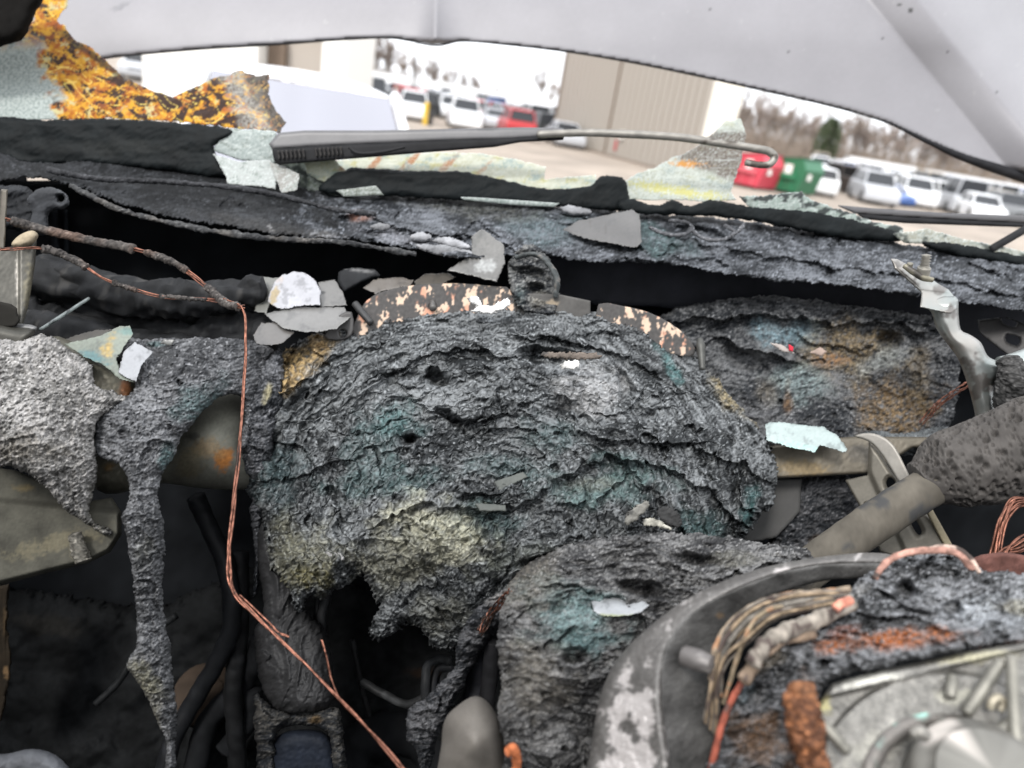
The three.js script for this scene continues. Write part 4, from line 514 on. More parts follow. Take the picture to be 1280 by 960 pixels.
  part(arm, 'arm_tube', solid({ out: [[1152, 376], [1194, 370], [1198, 392], [1201, 412], [1212, 418], [1226, 428], [1234, 444], [1244, 450], [1258, 454], [1262, 466], [1252, 476], [1242, 482], [1244, 505], [1252, 540], [1252, 560], [1222, 560], [1220, 530], [1216, 505], [1206, 470], [1196, 446], [1184, 430], [1170, 410], [1164, 390]], soft: 3, dep: [[1152, 376, 0.885], [1196, 380, 0.875], [1205, 440, 0.88], [1230, 440, 0.88], [1256, 464, 0.885], [1230, 500, 0.89], [1236, 560, 0.895], [1218, 540, 0.9]], step: 1.3, T: 0.02, back: 0.02, R: 16, relief: (u, v) => 0.001 * noise(u * 0.06, v * 0.06, 3), color: steel }), M.bare);
  part(arm, 'bolt', tube({ path: [[1153, 346, 0.885, 0.0075], [1155, 336, 0.88, 0.0075], [1156, 332, 0.878, 0.005], [1158, 319, 0.874, 0.0048]], seg: 24, ring: 10, relief: (p, t) => t > 0.45 ? 0.0013 * Math.sin(t * 70) : 0, color: worn3([0.2, 0.19, 0.165], 0.3, 3, 80) }), M.metal);
  part(arm, 'clip', tube({ path: [[1130, 332, 0.886, 0.003], [1142, 340, 0.882, 0.004], [1154, 347, 0.88, 0.004], [1166, 350, 0.88, 0.003]], seg: 24, ring: 8, color: worn3([0.19, 0.175, 0.13], 0.3, 6, 80, [0.05, 0.045, 0.04], 0.1) }), M.metal);
  part(arm, 'clip', tube({ path: [[1136, 336, 0.888, 0.004], [1138, 329, 0.884, 0.0035]], seg: 8, ring: 8, color: worn3([0.16, 0.15, 0.12], 0.3, 7) }), M.metal);
  const stub = thing('pipe_stub', 'short pale pipe stub wrapped in char at the right edge', 'pipe');
  part(stub, 'pipe', tube({ path: [[1252, 464, 0.9, 0.018], [1280, 458, 0.895, 0.02], [1320, 440, 0.89, 0.02]], seg: 20, ring: 20, color: worn3([0.34, 0.37, 0.36], 0.25, 3) }), M.bare);
  part(stub, 'charred_wrap', tube({ path: [[1258, 448, 0.875, 0.012], [1266, 470, 0.87, 0.016], [1262, 500, 0.88, 0.018], [1264, 530, 0.885, 0.014]], seg: 110, ring: 50, relief: gritRelief(0.9, 4), color: gritColor([0.012, 0.012, 0.012], [0.07, 0.068, 0.066]) }), M.char);
  part(stub, 'rusty_tab', solid({ out: [[1266, 490], [1300, 484], [1300, 530], [1270, 524]], soft: 0, dep: 0.875, step: 2, T: 0.003, back: 0.01, R: 3, color: worn([0.28, 0.2, 0.14], 0.35, 4, 1, [[[1290, 500, 12, 20], [0.3, 0.13, 0.05], 0.7]]) }), M.metal);

  const beam = thing('metal_beam', 'brownish grey metal beam running right from the melted mass', 'beam');
  part(beam, 'beam_face', solid({ out: [[930, 560], [975, 556], [1060, 546], [1140, 546], [1220, 548], [1220, 556], [1140, 560], [1090, 592], [1050, 594], [975, 598], [930, 600]], soft: 0, dep: [[930, 560, 0.95], [1220, 548, 0.94], [975, 598, 0.935], [1090, 592, 0.935]], step: 1.8, T: 0.006, back: 0.05, R: 4, relief: (u, v) => 0.0005 * noise(u * 0.2, v * 0.2, 4), color: worn([0.12, 0.105, 0.08], 0.3, 3, 1, [[[1000, 585, 40, 12], [0.2, 0.14, 0.06], 0.6], [[1080, 566, 30, 14], [0.07, 0.065, 0.058], 0.6]]) }), M.metal);
  part(beam, 'back_panel', solid({ out: [[940, 600], [1002, 598], [1000, 640], [970, 672], [930, 680], [920, 640]], soft: 0, dep: 0.97, step: 2.4, T: 0.003, back: 0.01, R: 3, color: worn([0.075, 0.074, 0.072], 0.2, 5) }), M.soot);
  const br = thing('slotted_bracket', 'curved sheet metal bracket with round holes below the beam', 'bracket');
  part(br, 'flange', solid({ out: [[1068, 545], [1086, 541], [1104, 546], [1118, 558], [1130, 580], [1139, 602], [1132, 614], [1124, 604], [1112, 584], [1100, 566], [1086, 552]], soft: 3, dep: [[1068, 545, 0.92], [1104, 546, 0.9], [1139, 602, 0.875]], step: 1.3, T: 0.002, back: 0.005, R: 2, color: worn([0.24, 0.225, 0.2], 0.25, 3) }), M.metal);
  part(br, 'web', solid({ out: [[1056, 600], [1084, 594], [1086, 552], [1100, 566], [1124, 604], [1140, 628], [1170, 650], [1190, 690], [1130, 700], [1100, 690], [1084, 650]], soft: 0, holes: [[[1108, 602], [1113, 597], [1119, 603], [1117, 612], [1110, 610]], [[1080, 630], [1086, 628], [1090, 635], [1086, 640], [1081, 637]], [[1138, 652], [1143, 648], [1152, 664], [1147, 668]]], dep: [[1056, 600, 0.93], [1100, 566, 0.91], [1140, 628, 0.885], [1190, 690, 0.87], [1100, 690, 0.89]], step: 1.4, T: 0.002, back: 0.004, R: 2, relief: (u, v) => 0.004 * smooth(-4, 4, (u - 1100) - (v - 620) * 0.45), color: worn([0.12, 0.11, 0.09], 0.3, 6) }), M.metal);
  part(br, 'lip', solid({ out: [[1154, 634], [1162, 630], [1190, 680], [1182, 686]], soft: 0, dep: 0.865, step: 1.4, T: 0.002, back: 0.006, R: 2, color: worn([0.27, 0.23, 0.15], 0.35, 3) }), M.metal);

  const fo = thing('foam_covered_pipe', 'thick pipe wrapped in porous charred foam at the right edge', 'pipe');
  part(fo, 'foam_wrap', tube({ path: [[1152, 606, 0.80, 0.026], [1190, 588, 0.795, 0.043], [1240, 574, 0.785, 0.047], [1300, 552, 0.77, 0.05], [1360, 530, 0.76, 0.05]], seg: 200, ring: 130, relief: p => { const c = cells(p.x * 95, p.y * 95, p.z * 95), c2 = cells(p.x * 190 + 7, p.y * 190, p.z * 190); return -0.006 * smooth(0.42, 0.1, c) - 0.0028 * smooth(0.45, 0.15, c2) + 0.004 * fbm(p.x * 30, p.y * 30, p.z * 30); }, color: worn3([0.06, 0.055, 0.051], 0.4, 3, 70) }), M.ash);
  part(fo, 'pipe', tube({ path: [[1176, 600, 0.795, 0.021], [1140, 622, 0.79, 0.021], [1100, 648, 0.785, 0.0215], [1060, 676, 0.78, 0.021], [1010, 712, 0.775, 0.021], [970, 742, 0.77, 0.021]], seg: 80, ring: 30, relief: p => 0.0006 * noise(p.x * 90, p.y * 90, p.z * 90), color: worn3([0.085, 0.076, 0.062], 0.35, 4, 40, [0.045, 0.045, 0.045], 0.15) }), M.ash);
}
// copper strands hanging at the right edge: built as a fan of fine wires
{
  const g = thing('copper_wire', 'thick bundle of fine copper strands hanging at the right edge', 'wire');
  for (let i = 0; i < 34; i++) {
    const a = rr(0, 1), b = rr(-1, 1), j = () => rr(-3, 3), fan = i % 3 === 0;
    const pts = fan ? [[1292 + j(), 660 + 20 * a, 0.70, 0], [1272 + j(), 670 + 22 * a, 0.69, 0], [1255 + 8 * b, 692 + j(), 0.685, 0], [1246 + 14 * b, 722 + j(), 0.68, 0]] : [[1290 + j(), 622 + 12 * a, 0.705, 0], [1264 + 10 * a, 630 + 8 * b, 0.70, 0], [1248 + 12 * a, 650 + j(), 0.695, 0], [1238 + 14 * a, 684 + j(), 0.69, 0], [1226 + 24 * a, 722 + j(), 0.685, 0]];
    part(g, 'strand', tube({ path: pts.map(p => [p[0], p[1], p[2] + rr(-0.006, 0.006), 0.0009]), seg: 40, ring: 5, color: copper(i * 2.7, 0.35) }), M.copper);
  }
}
// ---------------------------------------------------------------- foreground: lower melted mass, arch, front engine
{
  const l = thing('lower_melted_mass', 'charred melted mass in front of the large one, beside the curved arch', 'slag');
  part(l, 'melted_mass', solid({ out: [[636, 730], [660, 704], [700, 684], [750, 672], [800, 668], [860, 666], [920, 672], [960, 680], [1010, 688], [1010, 720], [900, 770], [840, 830], [800, 900], [770, 980], [630, 990], [632, 940], [622, 900], [626, 860], [620, 810], [626, 760]], soft: 4, dep: [[636, 730, 0.66], [750, 672, 0.665], [960, 680, 0.68], [680, 780, 0.585], [780, 740, 0.61], [900, 720, 0.63], [660, 860, 0.54], [740, 860, 0.555], [640, 970, 0.53], [800, 900, 0.57]], step: 1.5, T: 0.03, back: 0.05, R: 22, rag: 5, ragf: 0.06, drift: 2,
    relief: charRelief({ A: 0.014, B: 0.008, C: 0.0045, E: 0.002, s: 61, pits: [[800, 735, 26, 10, 0.1, 0.03], [870, 700, 26, 8, 0.1, 0.018], [780, 900, 30, 50, 0.2, 0.03], [690, 760, 14, 10, 0, 0.012], [720, 820, 18, 12, 0, 0.015], [640, 850, 12, 26, 0, 0.014]], bumps: [[660, 740, 40, 40, 0, 0.016], [670, 850, 44, 40, 0, 0.016], [680, 755, 16, 12, 0, 0.008]] }),
    color: charColor({ s: 63, hi: [0.16, 0.158, 0.156], lo: [0.02, 0.02, 0.021], patches: [[[715, 770, 70, 50, 0.3], [0.14, 0.21, 0.21], 0.8], [[740, 800, 40, 16], [0.06, 0.11, 0.115], 0.5], [[680, 758, 12, 8], [0.3, 0.27, 0.24], 0.7], [[670, 850, 50, 56], [0.19, 0.175, 0.15], 0.7], [[660, 730, 50, 50], [0.13, 0.118, 0.1], 0.7], [[920, 700, 40, 12], [0.13, 0.125, 0.1], 0.5]] }) }), M.char);
  part(l, 'slag_strand', solid({ out: [[650, 728], [620, 742], [592, 764], [572, 800], [568, 832], [552, 852], [536, 868], [512, 886], [506, 905], [510, 926], [522, 942], [528, 975], [540, 950], [548, 918], [562, 890], [580, 856], [598, 822], [618, 790], [650, 770]], soft: 4, dep: [[650, 740, 0.67], [592, 780, 0.68], [560, 850, 0.69], [520, 905, 0.69], [530, 970, 0.685], [600, 830, 0.7]], step: 1.4, T: 0.02, back: 0.03, R: 14, rag: 4, drift: 1.5, relief: charRelief({ A: 0.008, B: 0.005, C: 0.003, E: 0.002, s: 35 }), color: charColor({ s: 36, hi: [0.1, 0.1, 0.105], patches: [[[618, 748, 20, 8, -0.5], [0.3, 0.29, 0.28], 0.6, 0.8]] }) }), M.char);

  const ar = thing('curved_metal_arch', 'curved scorched metal arch with white ash on its near end', 'arch');
  const ashy = (u, v) => { const f = fbm(u * 0.035, v * 0.03, 5, 3), e = noise(u * 0.18, v * 0.18, 7); const w = 1 + 0.5 * f + 0.25 * e; let c = [0.13 * w, 0.123 * w, 0.116 * w]; c = mix3(c, [0.46, 0.43, 0.415], smooth(0.0, 0.25, f + 0.2 * e + 0.6 * smooth(1.3, 0.2, ell(u, v, [786, 930, 44, 110, 0.16])) - 0.24)); return mix3(c, [0.3, 0.29, 0.28], 0.6 * smooth(0.5, 0.62, e + 0.5 * f)); };
  part(ar, 'outer_band', solid({ out: [[730, 1000], [738, 940], [750, 870], [772, 824], [806, 788], [850, 754], [900, 728], [960, 708], [1020, 697], [1080, 691], [1116, 694], [1116, 706], [1050, 706], [990, 714], [930, 734], [880, 760], [846, 792], [830, 830], [828, 880], [832, 1000]], soft: 4, dep: [[735, 980, 0.49], [772, 824, 0.535], [850, 754, 0.555], [960, 708, 0.585], [1110, 695, 0.61], [1050, 706, 0.59], [930, 734, 0.545], [830, 830, 0.49], [830, 980, 0.45]], step: 1.8, T: 0.012, back: 0.02, R: 10, relief: (u, v) => 0.002 * fbm(u * 0.05, v * 0.05, 3, 4) + 0.0008 * noise(u * 0.3, v * 0.3, 2), color: ashy }), M.metal);
  part(ar, 'inner_wall', solid({ out: [[826, 1000], [824, 880], [826, 830], [842, 790], [876, 758], [930, 732], [990, 712], [1050, 704], [1110, 706], [1100, 722], [1030, 726], [970, 744], [926, 772], [902, 806], [896, 850], [900, 920], [892, 1000]], soft: 4, dep: [[826, 980, 0.452], [826, 830, 0.492], [930, 732, 0.548], [1100, 706, 0.6], [1030, 726, 0.6], [926, 772, 0.575], [896, 850, 0.545], [895, 980, 0.5]], step: 1.8, T: 0.004, back: 0.02, R: 6, relief: (u, v) => 0.004 * fbm(u * 0.03, v * 0.03, 9, 4) + 0.0007 * noise(u * 0.3, v * 0.3, 2), color: worn([0.085, 0.083, 0.08], 0.6, 6, 1, [[[900, 770, 6, 5], [0.2, 0.13, 0.07], 0.6]]) }), M.soot);
  part(ar, 'spacer', tube({ path: [[856, 820, 0.505, 0.007], [872, 825, 0.497, 0.0075], [890, 831, 0.49, 0.006]], seg: 20, ring: 20, color: worn3([0.13, 0.12, 0.115], 0.3, 5, 50, [0.4, 0.38, 0.36], 0.1) }), M.metal);

  const f = thing('front_engine_slag', 'ash grey and rust orange slag on the engine front at the lower right', 'slag');
  part(f, 'slag_crust', solid({ out: [[1330, 722], [1330, 800], [1280, 806], [1230, 808], [1160, 822], [1100, 836], [1040, 850], [1022, 880], [1014, 930], [1020, 1000], [880, 1000], [890, 940], [902, 900], [916, 870], [930, 840], [960, 800], [1000, 772], [1040, 760], [1060, 740], [1080, 720], [1110, 704], [1150, 692], [1190, 692], [1230, 712], [1280, 716]], soft: 4, dep: [[1330, 722, 0.56], [1150, 692, 0.57], [1060, 740, 0.535], [930, 840, 0.5], [890, 980, 0.45], [1010, 960, 0.425], [1040, 850, 0.45], [1160, 800, 0.455], [1330, 800, 0.45], [1180, 750, 0.5], [1000, 820, 0.475]], step: 1.7, T: 0.02, back: 0.05, R: 16, rag: 5, ragf: 0.06,
    relief: charRelief({ A: 0.013, B: 0.008, C: 0.0045, E: 0.0022, s: 71, grain: (u, v) => [u * 0.6, v], pits: [[1130, 740, 16, 12, 0.3, 0.02], [1190, 760, 14, 9, 0, 0.012], [1000, 800, 16, 8, -0.5, 0.012], [950, 870, 14, 20, 0, 0.012]], bumps: [[1000, 900, 24, 60, 0.1, 0.012]] }),
    color: charColor({ s: 73, hi: [0.24, 0.245, 0.255], lo: [0.02, 0.021, 0.022], patches: [[[1110, 800, 100, 16, -0.1], [0.4, 0.12, 0.025], 0.95, 0.8], [[1260, 812, 40, 12, -0.1], [0.3, 0.1, 0.04], 0.8, 0.5], [[1000, 900, 18, 60, 0.1], [0.34, 0.15, 0.05], 0.75, 0.6], [[950, 930, 40, 50], [0.17, 0.09, 0.04], 0.75, 0.5], [[1050, 790, 26, 8, -0.2], [0.4, 0.14, 0.08], 0.5, 0.8], [[1230, 770, 60, 24, 0], [0.36, 0.38, 0.4], 0.75], [[960, 820, 40, 16, -0.6], [0.25, 0.21, 0.15], 0.6], [[1060, 750, 40, 10, -0.6], [0.2, 0.19, 0.17], 0.5], [[930, 860, 14, 24], [0.1, 0.15, 0.17], 0.5], [[1270, 760, 30, 10], [0.28, 0.25, 0.16], 0.5]] }) }), M.char);
  part(f, 'hanging_crust', tube({ path: [[1000, 860, 0.43, 0.008], [1006, 890, 0.42, 0.009], [1010, 920, 0.415, 0.01], [1020, 960, 0.41, 0.009], [1026, 1000, 0.405, 0.008]], seg: 140, ring: 50, relief: gritRelief(0.8, 5), color: gritColor([0.05, 0.02, 0.01], [0.24, 0.1, 0.045], 3, [0.3, 0.2, 0.1]) }), M.char);
}
{
  const c = thing('engine_front_cover', 'cast aluminium engine front cover with ribs and round boss in the lower right corner', 'engine cover');
  const alu = worn([0.145, 0.14, 0.128], 0.55, 3, 1.6, [[[1080, 850, 50, 10, -0.12], [0.5, 0.49, 0.44], 0.8], [[1030, 880, 10, 14], [0.42, 0.38, 0.14], 0.5], [[1100, 930, 60, 20, -0.5], [0.36, 0.35, 0.3], 0.4], [[1190, 870, 30, 12], [0.36, 0.35, 0.29], 0.6], [[1230, 820, 60, 8, -0.1], [0.45, 0.42, 0.28], 0.6]]);
  part(c, 'plate', solid({ out: [[1020, 884], [1040, 854], [1100, 838], [1200, 816], [1340, 790], [1340, 1010], [1012, 1010], [1012, 930]], soft: 0, dep: [[1020, 880, 0.45], [1340, 790, 0.45], [1012, 1000, 0.42], [1340, 1000, 0.40]], step: 2, T: 0.006, back: 0.03, R: 6, relief: (u, v) => { const r = Math.hypot(u - 1180, (v - 1000) * 1.05); return 0.0006 * noise(u * 0.25, v * 0.25, 3) + 0.006 * smooth(170, 165, r) - 0.012 * smooth(112, 106, r) + 0.008 * smooth(20, 16, v - (852 - (u - 1040) * 0.24)); }, color: alu }), M.metal);
  const ring = []; for (let i = 0; i <= 20; i++) { const a = Math.PI * (1.02 + 0.94 * i / 20); ring.push([1180 + 100 * Math.cos(a), 995 + 100 * Math.sin(a), 0.415 + 0.02 * -Math.sin(a), 0.005]); }
  part(c, 'boss_ring', tube({ path: ring, seg: 80, ring: 12, relief: p => 0.0005 * noise(p.x * 150, p.y * 150, p.z * 150), color: worn3([0.13, 0.12, 0.11], 0.5, 3, 60, [0.3, 0.53, 0.46], 0.15) }), M.metal);
  part(c, 'hub', tube({ path: [[1200, 1010, 0.43, 0.036], [1230, 985, 0.395, 0.036], [1240, 975, 0.385, 0.026]], seg: 30, ring: 40, color: worn3([0.15, 0.145, 0.13], 0.5, 5, 40, [0.5, 0.46, 0.42], 0.05) }), M.metal);
  for (const [a, b] of [[[1208, 892, 0.425], [1252, 826, 0.43]], [[1264, 820, 0.428], [1272, 960, 0.40]], [[1190, 846, 0.438], [1188, 872, 0.43]], [[1232, 930, 0.415], [1266, 902, 0.415]], [[1024, 900, 0.425], [1060, 940, 0.415]]])
    part(c, 'rib', tube({ path: [[...a, 0.0032], [(a[0] + b[0]) / 2, (a[1] + b[1]) / 2, (a[2] + b[2]) / 2 - 0.001, 0.0036], [...b, 0.0032]], seg: 20, ring: 10, color: worn3([0.17, 0.163, 0.14], 0.5, a[0], 60) }), M.metal);
  part(c, 'bolt_hole', tube({ path: [[1238, 886, 0.42, 0.0022], [1240, 878, 0.42, 0.0024], [1248, 872, 0.42, 0.0024], [1254, 878, 0.42, 0.0022], [1250, 888, 0.42, 0.002]], seg: 24, ring: 8, color: worn3([0.28, 0.25, 0.19], 0.4, 6) }), M.metal);
  part(c, 'bolt_hole', tube({ path: [[1140, 918, 0.405, 0.003], [1150, 914, 0.404, 0.0035], [1160, 922, 0.403, 0.003]], seg: 14, ring: 8, color: worn3([0.2, 0.19, 0.17], 0.4, 7) }), M.metal);
}
// harness of burnt wires in front of the arch
const wires = [[[[888, 850], [896, 806], [914, 778], [944, 756], [984, 744], [1030, 740], [1062, 736]], [0.24, 0.19, 0.14], 0.0021, 'pale tan burnt wire, outermost of the loop inside the arch'], [[[900, 870], [904, 820], [924, 786], [952, 764], [996, 752], [1058, 746]], [0.17, 0.155, 0.135], 0.0019, 'grey tan burnt wire just inside the outermost loop wire'], [[[904, 880], [916, 840], [930, 800], [946, 772], [972, 758], [1000, 756]], [0.2, 0.16, 0.11], 0.0016, 'thin tan wire, innermost of the loop inside the arch'], [[[884, 980], [896, 930], [908, 890], [930, 850], [956, 816], [990, 792], [1030, 776]], [0.2, 0.055, 0.035], 0.0022, 'dark red wire running down along the front slag'], [[[940, 830], [956, 806], [980, 790], [1010, 780], [1040, 766], [1066, 752]], [0.22, 0.195, 0.165], 0.0052, 'thick ash grey cable over the front slag'], [[[930, 852], [950, 820], [978, 800], [1016, 790]], [0.17, 0.125, 0.09], 0.0042, 'short thick brownish cable end beside the ash grey cable'], [[[1094, 724], [1100, 712], [1112, 700], [1130, 692], [1160, 688], [1196, 692], [1216, 712]], [0.34, 0.19, 0.15], 0.0026, 'pink coppery wire curving over the top of the front slag'], [[[1150, 690], [1180, 684], [1204, 690], [1218, 706], [1224, 716]], [0.4, 0.3, 0.25], 0.002, 'thin greyish wire looping above the pink coppery wire'], [[[1044, 762], [1054, 754], [1062, 750]], [0.5, 0.2, 0.14], 0.0032, 'short coppery wire end beside the tan loop wires'], [[[640, 985], [646, 950], [642, 936], [634, 940]], [0.32, 0.1, 0.04], 0.0032, 'rust red wire hook at the bottom edge beside the grey reservoir']];
for (let i = 0; i < 7; i++) { const o = i * 5 - 12, q = i % 2; wires.push([[[886 + o * 0.6, 900 + i * 4], [898 + o * 0.4, 836 - q * 10], [920 + o, 792 + o * 0.5], [952 + o, 764 + o * 0.6], [1000 + o, 750 + o * 0.7], [1050 + q * 10, 744 + o * 0.5]], q ? [0.2, 0.15, 0.1] : [0.12, 0.105, 0.09], 0.0009 + 0.0003 * q, ['fine tan strand, first from the outside of the wire loop', 'fine coppery strand, second from the outside of the wire loop', 'fine grey strand, third from the outside of the wire loop', 'fine coppery strand in the middle of the wire loop', 'fine grey strand, third from the inside of the wire loop', 'fine coppery strand, second from the inside of the wire loop', 'fine grey strand at the inside of the wire loop'][i]]); }
wires.forEach(([pts, c, r, label], i) => one('burnt_wire', tube({ path: pts.map(([u, v], k) => [u, v, (i === 6 || i === 7 ? 0.545 : i === 9 ? 0.5 : i < 3 || i > 9 ? 0.505 - 0.004 * (i % 4) : 0.462 + 0.006 * k) + 0.004 * Math.sin(k + i), r]), seg: 80, ring: 10, relief: p => r * 0.35 * noise(p.x * 160, p.y * 160, p.z * 160 + i), color: worn3(c, 0.9, i, 110, i < 3 ? [0.34, 0.19, 0.11] : [0.06, 0.045, 0.04], 0.08) }), M.ash, label, 'wire'));
one('mounting_bolt_plate', solid({ out: [[1210, 700], [1250, 690], [1280, 694], [1320, 700], [1320, 730], [1240, 722]], soft: 2, dep: 0.66, step: 2, T: 0.006, back: 0.02, R: 6, relief: (u, v) => 0.003 * fbm(u * 0.06, v * 0.06, 3, 4), color: worn([0.09, 0.04, 0.032], 0.7, 4, 1.5) }), M.ash, 'reddish scorched plate under the hanging copper strands', 'plate');

// ---------------------------------------------------------------- dark lower bay
{
  const k = thing('plastic_reservoir', 'smooth grey melted plastic reservoir at the bottom edge', 'reservoir');
  part(k, 'reservoir_body', solid({ out: [[552, 990], [552, 930], [556, 900], [572, 882], [594, 870], [612, 880], [628, 908], [636, 940], [638, 990]], soft: 4, dep: [[552, 930, 0.56], [594, 872, 0.57], [636, 940, 0.56], [594, 930, 0.53], [590, 985, 0.55]], step: 2, T: 0.03, back: 0.04, R: 22, relief: (u, v) => 0.004 * fbm(u * 0.03, v * 0.03, 3, 2), color: worn([0.12, 0.11, 0.098], 0.18, 3) }), M.rubber);
  const s = thing('melted_strut', 'drooping black melted column below the left of the melted mass', 'melted column');
  part(s, 'column', solid({ out: [[320, 650], [330, 640], [360, 700], [380, 760], [408, 790], [416, 840], [414, 880], [380, 892], [340, 884], [322, 840], [318, 790], [330, 760], [322, 700]], soft: 4, dep: [[325, 650, 0.86], [410, 800, 0.83], [330, 850, 0.82], [365, 850, 0.80], [350, 740, 0.83]], step: 1.6, T: 0.03, back: 0.04, R: 22, rag: 3, relief: charRelief({ A: 0.006, B: 0.004, C: 0.0012, E: 0.0006, s: 81, grain: (u, v) => [u, v * 0.3] }), color: worn([0.026, 0.026, 0.027], 0.4, 7) }), M.hose);
  part(s, 'cap', solid({ out: [[342, 926], [360, 914], [392, 912], [412, 922], [420, 950], [416, 990], [340, 990], [338, 950]], soft: 4, dep: 0.81, step: 2, T: 0.02, back: 0.04, R: 18, relief: (u, v) => 0.0012 * noise(u * 0.2, v * 0.2, 3), color: worn([0.009, 0.012, 0.019], 0.5, 8) }), M.char);
  part(s, 'cap_rim', solid({ out: [[318, 870], [340, 884], [380, 894], [412, 884], [428, 900], [432, 1000], [416, 1000], [414, 930], [396, 908], [360, 908], [344, 926], [346, 1000], [326, 1000]], soft: 3, dep: 0.808, step: 1.6, T: 0.015, back: 0.03, R: 9, rag: 5, relief: charRelief({ A: 0.008, B: 0.005, s: 38 }), color: charColor({ s: 39, hi: [0.07, 0.066, 0.06], patches: [[[392, 900, 10, 6], [0.16, 0.1, 0.04], 0.6]] }) }), M.char);
  const hoses = [[[[244, 620], [262, 660], [280, 700], [290, 750], [288, 790], [270, 830], [240, 880], [214, 930], [200, 990]], 0.012, [0.028, 0.03, 0.034], 'long dark hose curving down beside the hanging drip', 0.98], [[[396, 690], [397, 730], [396, 770], [394, 800]], 0.004, [0.04, 0.042, 0.046], 'thin straight rod under the left of the melted mass', 0.9], [[[413, 700], [410, 740], [402, 772], [404, 800]], 0.006, [0.05, 0.052, 0.056], 'thicker grey rod next to the thin straight one', 0.89], [[[452, 852], [480, 868], [510, 880], [534, 868], [548, 850]], 0.005, [0.06, 0.062, 0.064], 'grey pipe sagging across the dark gap', 0.92], [[[532, 890], [532, 850], [536, 830], [548, 824], [564, 826]], 0.0055, [0.055, 0.058, 0.062], 'outer bent pipe of the row in the dark gap', 0.9], [[[542, 886], [542, 850], [548, 836], [566, 834]], 0.005, [0.05, 0.052, 0.058], 'middle bent pipe of the row in the dark gap', 0.905], [[[551, 880], [551, 852], [558, 842], [570, 842]], 0.005, [0.045, 0.048, 0.052], 'inner bent pipe of the row in the dark gap', 0.91], [[[588, 900], [596, 850], [594, 820]], 0.012, [0.045, 0.046, 0.055], 'bluish black pipe between the slag strand and the reservoir', 0.74], [[[606, 900], [612, 850], [616, 800]], 0.008, [0.04, 0.04, 0.044], 'narrow black pipe next to the bluish one', 0.72], [[[300, 690], [300, 780], [292, 860], [300, 990]], 0.012, [0.024, 0.025, 0.027], 'black vertical hose behind the long copper wire', 1.0], [[[440, 800], [452, 860], [470, 930], [476, 990]], 0.004, [0.03, 0.03, 0.032], 'thin black cable at the back of the dark gap', 1.02], [[[120, 880], [150, 850], [180, 800], [220, 770]], 0.005, [0.026, 0.028, 0.03], 'thin black cable in the lower left behind the hanging drip', 1.04]];
  hoses.forEach(([pts, r, c, label, d], i) => one(i < 1 || i === 9 ? 'rubber_hose' : i > 9 ? 'black_cable' : 'metal_pipe', tube({ path: pts.map(([u, v], n) => [u, v, d + 0.008 * Math.sin(n * 1.3 + i), r]), seg: 90, ring: 14, relief: p => r * 0.14 * noise(p.x * 70, p.y * 70, p.z * 70), color: worn3(c.map(x => x * 0.35), 0.4, i, 50, c.map(x => x * 0.7), 0.2) }), M.hose, label, i < 1 || i === 9 ? 'hose' : i > 9 ? 'cable' : 'pipe'));
  one('brown_disc', tube({ path: [[256, 872, 1.05, 0.042], [258, 868, 1.04, 0.044], [260, 864, 1.03, 0.02]], seg: 14, ring: 30, color: worn3([0.04, 0.028, 0.02], 0.4, 3, 40) }), M.ash, 'dull brown disc low in the bay behind the dark hose', 'disc');
  one('wooden_strip', solid({ out: [[-30, 735], [12, 730], [9, 780], [14, 815], [12, 850], [3, 900], [-30, 910]], soft: 0, dep: 0.95, step: 2, T: 0.004, back: 0.02, R: 4, rag: 3, relief: (u, v) => 0.004 * noise(u * 0.3, v * 0.03, 2), color: worn([0.013, 0.009, 0.005], 0.6, 3, 1, [[[8, 838, 5, 10], [0.16, 0.1, 0.05], 0.8], [[6, 770, 4, 20], [0.06, 0.04, 0.02], 0.6]]) }), M.ash, 'scorched brown fibrous strip at the lower left edge', 'strip');
  one('grey_lump', solid({ out: [[-40, 950], [10, 942], [40, 936], [70, 944], [92, 970], [92, 1000], [-40, 1000]], soft: 3, dep: 0.62, step: 2, T: 0.02, back: 0.04, R: 20, relief: (u, v) => 0.004 * fbm(u * 0.05, v * 0.05, 4), color: worn([0.075, 0.078, 0.085], 0.3, 4) }), M.rubber, 'smooth grey lump in the bottom left corner', 'lump');
  // black machinery deep in the bay
  const e = thing('engine_block', 'soot black engine block and clutter deep in the lower bay', 'engine block');
  part(e, 'block', solid({ out: [[-60, 760], [60, 740], [200, 760], [330, 700], [470, 740], [640, 760], [760, 760], [760, 1010], [-60, 1010]], soft: 2, dep: [[-60, 760, 1.14], [200, 760, 1.14], [470, 740, 1.1], [760, 760, 1.0], [-60, 1000, 1.06], [330, 1000, 1.02], [760, 1000, 0.9]], step: 3, T: 0.04, back: 0.06, R: 30, rag: 8, relief: (u, v) => 0.03 * fbm(u * 0.015, v * 0.015, 7, 3) + 0.004 * noise(u * 0.1, v * 0.1, 3), color: worn([0.008, 0.0085, 0.009], 0.6, 9, 1, [[[60, 780, 60, 14, 0.2], [0.018, 0.017, 0.015], 0.6], [[100, 930, 40, 20], [0.016, 0.017, 0.018], 0.6], [[530, 840, 30, 8], [0.03, 0.018, 0.012], 0.5]]) }), M.soot);
  for (const [pts, r] of [[[[240, 980], [262, 900], [300, 860], [330, 800]], 0.016], [[[420, 1000], [450, 930], [520, 920], [560, 960]], 0.03], [[[280, 940], [310, 900], [316, 860]], 0.014]])
    part(e, 'pipework', tube({ path: pts.map(([u, v], i) => [u, v, 1.0 + 0.02 * Math.sin(i), r]), seg: 70, ring: 18, relief: p => r * 0.25 * fbm(p.x * 40, p.y * 40, p.z * 40), color: worn3([0.009, 0.0095, 0.0105], 0.5, r * 99, 40) }), M.soot);
}

